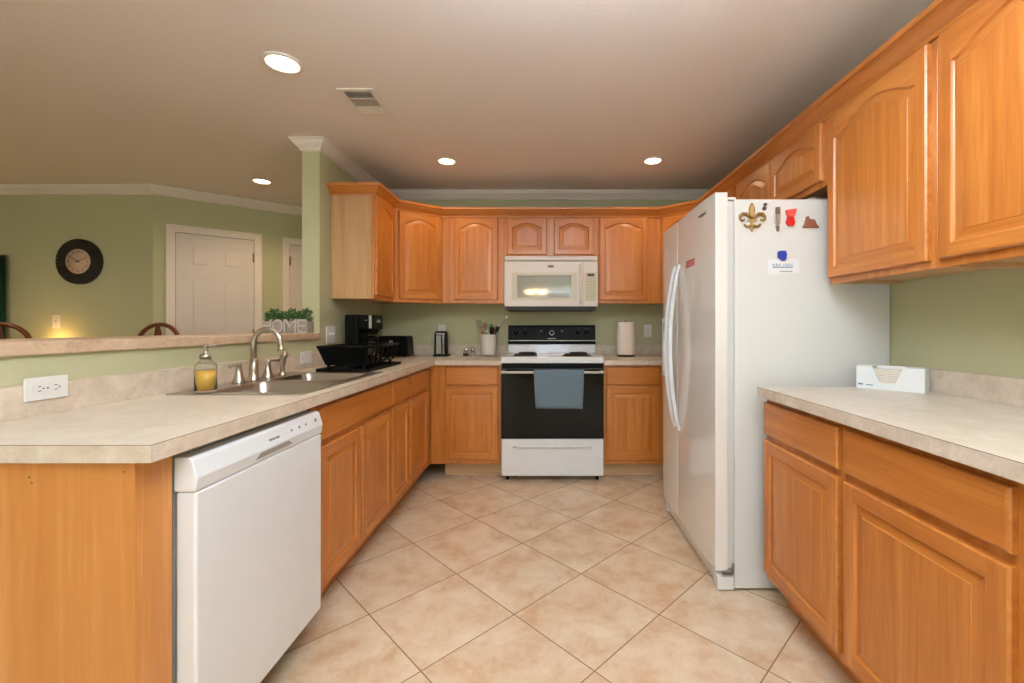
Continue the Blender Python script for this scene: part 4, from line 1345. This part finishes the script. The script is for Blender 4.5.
bx = MB()
cut0, cut1 = Lb * .25, Lb * .71
t_ = .002
front = [(0, 0), (Lb, 0), (Lb, Hb), (cut1, Hb), (cut1 - .025, Hb * .28), (cut0 + .025, Hb * .28), (cut0, Hb), (0, Hb)]
bx.prism([bp_(s, 0, z) for s, z in front], Vector((bn.x, bn.y, 0)) * t_)
bx.prism([bp_(s, Db, z) for s, z in ((0, 0), (Lb, 0), (Lb, Hb), (0, Hb))], Vector((bn.x, bn.y, 0)) * -t_)
for s in (0, Lb - t_): bx.prism([bp_(s, t_, 0), bp_(s + t_, t_, 0), bp_(s + t_, Db - t_, 0), bp_(s, Db - t_, 0)], (0, 0, Hb))
bx.prism([bp_(t_, t_, 0), bp_(Lb - t_, t_, 0), bp_(Lb - t_, Db - t_, 0), bp_(t_, Db - t_, 0)], (0, 0, t_))
bx.prism([bp_(t_, t_, Hb - t_), bp_(cut0, t_, Hb - t_), bp_(cut0, Db - t_, Hb - t_), bp_(t_, Db - t_, Hb - t_)], (0, 0, t_))
bx.prism([bp_(cut1, t_, Hb - t_), bp_(Lb - t_, t_, Hb - t_), bp_(Lb - t_, Db - t_, Hb - t_), bp_(cut1, Db - t_, Hb - t_)], (0, 0, t_))
obj('carton', bx, card_m, tb)
ps = MB()
for k in range(9):
    ps.prism([bp_(cut0 - .004, .004 + k * .0001, .008 + k * .0082), bp_(cut1 + .004, .004, .008 + k * .0082), bp_(cut1 + .004, Db - .006, .008 + k * .0082), bp_(cut0 - .004, Db - .006, .008 + k * .0082)], (0, 0, .0062))
obj('folded_sheets', ps, mat('cream_sheets', (236, 226, 212), .8), tb)
pr = MB()
for j, l_ in ((0, .022), (1, .03)): 
    s = .006 + j * .027
    pr.prism([bp_(s, -.0004, .014), bp_(s + l_ * .8, -.0004, .014), bp_(s + l_ * .8, -.0004, .018 if j else .021), bp_(s, -.0004, .018 if j else .021)], Vector((bn.x, bn.y, 0)) * .0003)
obj('printed_mark', pr, ink_blue, tb)

# ------------------------------------------------------------------ planter on the bar
pl = thing('planter', 'grey wooden planter box with white HOME letters and greenery on the bar ledge', 'planter', (-1.64, 2.80, 1.1255))
px0, px1, pyf, pyb, pz0, pz1 = -1.782, -1.503, 2.765, 2.842, 1.126, 1.200
pb = MB()
pb.box((px0, pyf, pz0), (px1, pyf + .008, pz1)).box((px0, pyb - .008, pz0), (px1, pyb, pz1))
pb.box((px0, pyf + .0081, pz0), (px0 + .008, pyb - .0081, pz1)).box((px1 - .008, pyf + .0081, pz0), (px1, pyb - .0081, pz1))
pb.box((px0 + .0081, pyf + .0081, pz0), (px1 - .0081, pyb - .0081, pz0 + .006))
obj('box', pb, grey_wood, pl)
for ch_, xa_, xb_ in (('H', -1.783, -1.722), ('O', -1.718, -1.650), ('M', -1.646, -1.566), ('E', -1.560, -1.503)):
    cu = bpy.data.curves.new('t', 'FONT'); cu.body = ch_; cu.size = .1; cu.extrude = .1; cu.resolution_u = 6
    to_ = bpy.data.objects.new('t', cu); COL.objects.link(to_)
    me = bpy.data.meshes.new_from_object(to_.evaluated_get(bpy.context.evaluated_depsgraph_get()))
    bpy.data.objects.remove(to_)
    xs = [v.co.x for v in me.vertices]; ys = [v.co.y for v in me.vertices]
    x0_, x1_, y0_, y1_ = min(xs), max(xs), min(ys), max(ys)
    for v in me.vertices:
        u = (v.co.x - x0_) / (x1_ - x0_); q = (v.co.y - y0_) / (y1_ - y0_)
        v.co = Vector((xa_ + (xb_ - xa_) * u, pyf - (.012 if v.co.z > 0 else .0003), 1.1262 + .086 * q))
    me.transform(wmat(pl).inverted())
    me.materials.clear(); me.materials.append(letter_m)
    lo_ = bpy.data.objects.new('letter', me); COL.objects.link(lo_); lo_.parent = pl
fol = MB()
for k in range(900):
    x = random.uniform(px0 + .0, px1 + .0); y = min(pyb - .004, (pyf + pyb) / 2 + random.gauss(0, .016))
    if x > px1 - .03: x += random.uniform(0, .012)
    hmax = 1.262 + .010 * math.sin(x * 61) + .007 * math.sin(x * 143)
    z = random.uniform(1.196, hmax)
    a_ = random.uniform(0, 2 * PI); tl = random.uniform(.05, 1.0)
    L_ = random.uniform(.012, .020); W_ = L_ * .20
    d_ = Vector((math.cos(a_) * math.sin(tl), -abs(math.sin(a_)) * math.sin(tl), math.cos(tl)))
    s_ = d_.orthogonal().normalized()
    c_ = Vector((x, y, z))
    fol.face([c_, c_ + d_ * L_ * .5 + s_ * W_, c_ + d_ * L_, c_ + d_ * L_ * .5 - s_ * W_], random.choice((0, 0, 1)))
obj('foliage', fol, [leaf_m, leaf2_m], pl)
stm = MB()
for k in range(40):
    x = random.uniform(px0 + .02, px1 - .02); y = (pyf + pyb) / 2 + random.uniform(-.02, .02)
    stm.tube([(x, y, 1.135), (x + random.uniform(-.01, .01), y + random.uniform(-.006, .006), 1.250)], .0012, 5)
obj('stems', stm, leaf_m, pl)['kind'] = 'stuff'
obj('moss', MB().box((px0 + .0085, pyf + .0085, 1.182), (px1 - .0085, pyb - .0085, 1.190)), leaf_m, pl)

# ------------------------------------------------------------------ outlets and switches


def outlet_plate(label, M, w_=.070, h=.115, kind='duplex', m=white_pl, cat='outlet', name='outlet', gangs=1, horizontal=False):
    """M maps local (x right, y up, z out of the wall)"""
    t = thing(name, label, cat, M.translation)
    ti = Matrix.Translation(M.translation)
    def add(nm, mb, mt, par=None):
        mb.bm.transform(M)
        return obj(nm, mb, mt, par or t)
    add('plate', MB().box((-w_ / 2, -h / 2, 0), (w_ / 2, h / 2, .006), bev=.0025), m)
    if kind == 'duplex':
        for s in (-1, 1):
            cxy = (0, s * .021) if not horizontal else (s * .021, 0)
            r_ = add('receptacle', MB().lathe([(.0165, .006), (.0165, .0070), (.0001, .0070)], (*cxy, 0), 20, smooth=False), m)
            sl2 = MB()
            for dx in (-.0062, .0062):
                if horizontal: sl2.box((cxy[0] - .001 - .003, dx - .001, .0070), (cxy[0] + .007 - .003, dx + .0012, .0076))
                else: sl2.box((dx - .001, cxy[1] - .003, .0078), (dx + .001, cxy[1] + .005, .0076))
            sl2.lathe([(.0022, .0070), (.0022, .0076)], (cxy[0] + (.0095 if horizontal else 0), cxy[1] + (0 if horizontal else -.0095), 0), 10)
            add('slots', sl2, dgrey, r_)
        add('screw', MB().lathe([(.003, .006), (.003, .0072)], (0, 0, 0), 10), grey_pl)
    elif kind == 'toggle':
        for g_ in range(gangs):
            x_ = (g_ - (gangs - 1) / 2) * .046
            add('toggle', MB().box((x_ - .005, -.011, .006), (x_ + .005, .011, .008)).box((x_ - .0035, -.002, .008), (x_ + .0035, .010, .017), bev=.001), m)
            for zz in (-.03, .03): add('screw', MB().lathe([(.003, .006), (.003, .0072)], (x_, zz, 0), 10), grey_pl)
    elif kind == 'blank':
        for s in (-1, 1): add('screw', MB().lathe([(.003, .006), (.003, .0072)], ((s * .042, 0) if horizontal else (0, s * .042)) + (0,), 10), grey_pl)
    return t


outlet_plate('white horizontal double outlet mounted low under the bar ledge, left foreground', FACE_PX((XL + .0205, 1.272, .990)), .112, .066, 'duplex', horizontal=True)
outlet_plate('white horizontal plate on the backsplash between sprayer and dish rack', FACE_PX((XL + .0205, 2.64, .982)), .118, .070, 'blank', horizontal=True, name='outlet_cover', cat='outlet cover')
outlet_plate('white double light switch on the green wall left of the coffee maker', FACE_PX((XL + .0005, 2.985, 1.113)), .118, .115, 'toggle', gangs=2, name='light_switch', cat='light switch')
outlet_plate('white outlet behind the can opener on the back wall', FACE_NY((-.935, YB - .0005, 1.13)), .066, .110, 'duplex')
outlet_plate('white outlet on the back wall right of the paper towels', FACE_NY((.897, YB - .0005, 1.128)), .068, .112, 'duplex')
outlet_plate('single light switch on the far wall below the round clock', FACE_NY((-4.205, 3.7845, 1.208)), .072, .115, 'toggle', name='light_switch', cat='light switch', m=cream_pl)

nl = thing('night_light', 'warm plug-in night light low on the clock wall, hidden behind the bar', 'night light', (-4.17, 3.785, .93))
obj('shade', MB().box((-4.20, 3.745, .90), (-4.14, 3.7845, .97), bev=.006), night_m, nl)
l = bpy.data.lights.new('night_glow', 'POINT'); l.energy = 2.2; l.color = (1, .6, .2); l.shadow_soft_size = .02
lo2 = bpy.data.objects.new('night_glow', l); COL.objects.link(lo2); lo2.parent = nl; lo2.location = (0, -.11, .10)

# ------------------------------------------------------------------ clock
ck = thing('wall_clock', 'round clock with a wide black wooden rim on the far green wall', 'clock', (-3.998, 3.785, 1.722))
cxk, czk, ycl = -3.998, 1.722, 3.785
rimc = MB()
for k in range(36):
    a0, a1 = 2 * PI * k / 36 + .008, 2 * PI * (k + 1) / 36 - .008
    am = (a0 + a1) / 2
    pts = [(cxk + r * math.cos(q), ycl - .026, czk + r * math.sin(q)) for r, q in ((.098, a0), (.098, a1), (.193, a1), (.193, am), (.193, a0))]
    rimc.prism(pts, (0, .012, 0))
obj('rim_slats', rimc, clock_black, ck)
obj('rim', MB().lathe([(.10, ycl - .0005), (.10, ycl - .014), (.193, ycl - .014), (.193, ycl - .0005)], (cxk, 0, czk), 60, axis='y'), clock_black, ck)
obj('dial', MB().lathe([(.0001, ycl - .022), (.106, ycl - .022), (.106, ycl - .028), (.0001, ycl - .028)], (cxk, 0, czk), 48, axis='y'), clock_face, ck)
for hh in range(1, 13):
    q = PI / 2 - hh * PI / 6
    text_mesh('numeral', str(hh), .026, FACE_NY((cxk + .082 * math.cos(q), ycl - .0286, czk + .082 * math.sin(q))), ink_black, ck, ext=.0003)
for q, L_, W_ in ((math.radians(150), .060, .0035), (math.radians(22), .080, .0028)):
    v_ = Vector((math.cos(q), 0, math.sin(q))); n_ = Vector((-math.sin(q), 0, math.cos(q)))
    c_ = Vector((cxk, ycl - .031, czk))
    obj('hand', MB().prism([c_ - v_ * .02 + n_ * W_, c_ - v_ * .02 - n_ * W_, c_ + v_ * L_ - n_ * W_ * .6, c_ + v_ * L_ + n_ * W_ * .6], (0, -.0015, 0)), ink_black, ck)
obj('hub', MB().lathe([(.006, ycl - .029), (.006, ycl - .035), (.0001, ycl - .035)], (cxk, 0, czk), 14, axis='y'), ink_black, ck)

# curtain at the far left
cu_ = MB()
rows_ = []
n = 40
for k in range(n + 1):
    x = -5.15 + .55 * k / n
    y = 3.74 + .018 * math.sin(k * .95)
    rows_.append((x, y))
for (xa, ya), (xb, yb) in zip(rows_, rows_[1:]):
    cu_.face([(xa, ya, .05), (xb, yb, .05), (xb, yb, 1.755), (xa, ya, 1.755)], smooth=True)
bmesh.ops.remove_doubles(cu_.bm, verts=cu_.bm.verts, dist=.0001)
bmesh.ops.solidify(cu_.bm, geom=list(cu_.bm.faces), thickness=.003)
ct = thing('curtain', 'dark green curtain panel at the far left edge, partly out of the photo', 'curtain', (-4.92, 3.74, .05))
obj('cloth', cu_, curtain_m, ct)
obj('rod', MB().tube([(-5.2, 3.74, 1.765), (-4.59, 3.74, 1.765)], .008, 10).box((-5.195, 3.74, 1.76), (-5.18, 3.7845, 1.77)), black_mt, ct)

# ------------------------------------------------------------------ chairs beyond the bar


def bar_chair(label, loc, rz):
    t = thing('hoop_back_chair', label, 'chair', (*loc, 0), rz)
    sz = .66
    seat = MB().lathe([(.0001, sz - .018), (.19, sz - .018), (.215, sz - .004), (.215, sz + .010), (.19, sz + .016), (.0001, sz + .008)], (0, 0, 0), 28)
    obj('seat', seat, chair_wood, t, world=False)
    feet = []
    for sx_, sy_ in ((-1, -1), (1, -1), (1, 1), (-1, 1)):
        top = Vector((sx_ * .13, sy_ * .13, sz - .018)); bot = Vector((sx_ * .21, sy_ * .22, 0))
        pp = [bot + (top - bot) * k / 6 for k in range(7)]
        obj('leg', MB().tube(pp, [.012, .017, .020, .015, .020, .016, .014], 10), chair_wood, t, world=False)
        feet.append((bot, top))
    for (a_, b_) in ((0, 1), (1, 2), (2, 3), (3, 0)):
        k_ = .35 if a_ % 2 else .28
        p = feet[a_][0].lerp(feet[a_][1], k_); q = feet[b_][0].lerp(feet[b_][1], k_)
        obj('stretcher', MB().tube([p, p.lerp(q, .5), q], [.009, .013, .009], 8), chair_wood, t, world=False)
    hoop = []
    hw, ht, by = .185, 1.195, .165
    for k in range(25):
        a_ = PI * k / 24
        zz = sz + .01 + (ht - sz - .01 - .17) * 1
        if k == 0: hoop.append((hw * .86, by, sz + .01)); hoop.append((hw * .97, by + .01, sz + .2))
        hoop.append((hw * math.cos(a_), by + .03 + .02 * math.sin(a_), zz + .158 * math.sin(a_)))
        if k == 24: hoop.append((-hw * .97, by + .01, sz + .2)); hoop.append((-hw * .86, by, sz + .01))
    obj('hoop_back', MB().tube(hoop, .0165, 10), chair_wood, t, world=False)
    spl = [(-.022, sz + .01), (.022, sz + .01), (.034, sz + .16), (.020, sz + .27), (.044, sz + .38), (.016, ht - .020), (-.016, ht - .020), (-.044, sz + .38), (-.020, sz + .27), (-.034, sz + .16)]
    obj('splat', MB().prism([(x, by + .025, z) for x, z in spl], (0, .010, 0), bev=.002), chair_wood, t, world=False)
    for x in ():
        zt = 1.017 + .158 * math.sqrt(max(0, 1 - (x / hw) ** 2))
        obj('spindle', MB().tube([(x * .85, by, sz + .012), (x, by + .04, zt)], .0055, 8), chair_wood, t, world=False)
    arm = []
    for k in range(21):
        a_ = PI * k / 20
        arm.append((.245 * math.cos(a_), -.12 if k in (0, 20) else (.03 + .20 * math.sin(a_) ** .8 - .05), sz + .22 + .165))
    obj('arm_bow', MB().tube(arm, .012, 8), chair_wood, t, world=False)
    for sx_ in (-1, 1):
        obj('arm_post', MB().tube([(sx_ * .185, -.08, sz + .012), (sx_ * .235, -.06, sz + .37)], [.012, .010], 8), chair_wood, t, world=False)
    return t


bar_chair('dark wooden hoop-back chair beyond the bar, in front of the white door', (-3.13, 3.33), math.radians(-6))
bar_chair('dark wooden hoop-back chair beyond the bar at the far left edge', (-3.90, 2.98), math.radians(14))

# ------------------------------------------------------------------ ceiling fixtures


def downlight(label, x, y, r, power, bm_, color, spot=True):
    t = thing('ceiling_light', label, 'ceiling light', (x, y, ZC), 0, 'recessed downlights')
    obj('trim_ring', MB().lathe([(r * .86, ZC - .0005), (r * .86, ZC - .008), (r * .93, ZC - .010), (r * 1.08, ZC - .006), (r * 1.1, ZC - .0005)], (x, y, 0), 36), trim_m, t)
    obj('lens', MB().lathe([(r * .855, ZC - .002), (r * .8, ZC - .005), (r * .4, ZC - .009), (.0001, ZC - .010)], (x, y, 0), 36), bm_, t)
    l_ = bpy.data.lights.new('lamp', 'SPOT')
    l_.energy = power; l_.color = color; l_.spot_size = math.radians(150); l_.spot_blend = .7; l_.shadow_soft_size = r * .8
    o = bpy.data.objects.new('lamp', l_); COL.objects.link(o); o.parent = t; o.location = (0, 0, -.02)
    return t


downlight('large bright recessed ceiling light nearest the camera, left of the vent', -1.205, 2.01, .078, SPOT_POWER * 1.0, bulb_w, (1, .84, .66))
downlight('recessed ceiling light above the left end of the back cabinets', -.727, 3.20, .066, SPOT_POWER, bulb_m, WARM)
downlight('recessed ceiling light above the back cabinets, nearer the refrigerator', .766, 3.19, .066, SPOT_POWER, bulb_m, WARM)
downlight('recessed ceiling light over the dining side beyond the green column', -2.355, 3.64, .070, SPOT_POWER * 2.6, bulb_m, WARM)

downlight('added recessed fill light over the dining side, out of view', -4.3, 2.4, .070, SPOT_POWER * 2.2, bulb_m, (1, .62, .34))  # unseen extra lamp, added to warm the clock wall

vt = thing('ceiling_vent', 'white metal air vent with dark louvres in the kitchen ceiling', 'air vent', (-.97, 2.365, ZC))
vx0, vx1, vy0, vy1 = -1.062, -.878, 2.225, 2.50
vf = MB()
bw = .024
vf.box((vx0, vy0, ZC - .007), (vx1, vy0 + bw, ZC - .0005)).box((vx0, vy1 - bw, ZC - .007), (vx1, vy1, ZC - .0005)).box((vx0, vy0 + bw, ZC - .007), (vx0 + bw, vy1 - bw, ZC - .0005)).box((vx1 - bw, vy0 + bw, ZC - .007), (vx1, vy1 - bw, ZC - .0005))
vf.box((vx0 + bw, 2.318, ZC - .007), (vx1 - bw, 2.324, ZC - .0005)).box((vx0 + bw, 2.405, ZC - .007), (vx1 - bw, 2.411, ZC - .0005))
obj('frame', vf, trim_m, vt)
obj('duct', MB().box((vx0 + bw, vy0 + bw, ZC - .0012), (vx1 - bw, vy1 - bw, ZC - .0004)), dgrey, vt)
lv_ = MB()
for k in range(5):
    y = vy0 + bw + .006 + k * .013
    lv_.prism([(vx0 + bw, y, ZC - .0065), (vx0 + bw, y + .0015, ZC - .0065), (vx0 + bw, y + .006, ZC - .0013), (vx0 + bw, y + .0045, ZC - .0013)], (vx1 - vx0 - 2 * bw, 0, 0))
for k in range(9):
    x = vx0 + bw + .008 + k * .0145
    lv_.prism([(x, 2.3245, ZC - .0065), (x + .002, 2.3245, ZC - .0065), (x + .005, 2.3245, ZC - .0013), (x + .003, 2.3245, ZC - .0013)], (0, .080, 0))
for k in range(5):
    y = 2.414 + k * .0125
    lv_.prism([(vx0 + bw, y, ZC - .0013), (vx0 + bw, y + .002, ZC - .0013), (vx0 + bw, y + .012, ZC - .0068), (vx0 + bw, y + .010, ZC - .0068)], (vx1 - vx0 - 2 * bw, 0, 0))
obj('louvres', lv_, trim_m, vt)

# added, unseen hanging panel: neutral fill downwards and onto the ceiling
kf = thing('added_fill_panel', 'added suspended fill light panel above the camera, out of view', 'ceiling light', (.1, .25, ZC))
obj('frame', MB().box((-.25, -.40, ZC - .29), (.45, .90, ZC - .26), bev=.004), trim_m, kf)
for cx_ in (-.1, .3):
    obj('hanger', MB().tube([(cx_, .25, ZC - .001), (cx_, .25, ZC - .26)], .005, 8), nickel, kf)
obj('diffuser', MB().box((-.22, -.37, ZC - .305), (.42, .87, ZC - .2901), bev=.006), mat('lit_diffuser', (255, 255, 250), .5, emit=(255, 248, 236), es=2.0), kf)
area('fill_down', (0, 0, -.31), (0, 0, 0), .62, 1.22, FILL_DOWN_POWER, (.64, .80, 1), parent=kf)
area('fill_up', (0, 0, -.25), (PI, 0, 0), .62, 1.22, FILL_UP_POWER, (.62, .79, 1), parent=kf)

# chandelier behind the camera, seen as a reflection in the microwave door
ch = thing('chandelier', 'five-bulb chandelier behind the camera, reflected in the microwave window', 'chandelier', (-.21, -1.5, ZC))
obj('stem', MB().tube([(-.21, -1.5, ZC - .001), (-.21, -1.5, 1.72)], .008, 10).lathe([(.06, ZC - .0005), (.055, ZC - .02), (.0001, ZC - .03)], (-.21, -1.5, 0), 24).lathe([(.0001, 1.68), (.03, 1.70), (.035, 1.75), (.0001, 1.80)], (-.21, -1.5, 0), 18), nickel, ch)
for k in range(5):
    a_ = 2 * PI * k / 5 + .3
    ex, ey = -.21 + .17 * math.cos(a_), -1.5 + .17 * math.sin(a_)
    ar = obj('arm', MB().tube([(-.21, -1.5, 1.74), (-.21 + .09 * math.cos(a_), -1.5 + .09 * math.sin(a_), 1.70), (ex, ey, 1.76)], .006, 8).lathe([(.02, 1.755), (.022, 1.79)], (ex, ey, 0), 14), nickel, ch)
    obj('bulb', MB().lathe([(.012, 1.79), (.028, 1.82), (.030, 1.845), (.02, 1.87), (.0001, 1.88)], (ex, ey, 0), 18), mat('warm_bulb', (255, 220, 160), .5, emit=(255, 210, 140), es=25), ar)
    l_ = bpy.data.lights.new('bulb_lamp', 'POINT'); l_.energy = CHAND_POWER; l_.color = WARM; l_.shadow_soft_size = .05
    o = bpy.data.objects.new('bulb_lamp', l_); COL.objects.link(o); o.parent = ch; o.location = (ex + .21, ey + 1.5, 1.84 - ZC)
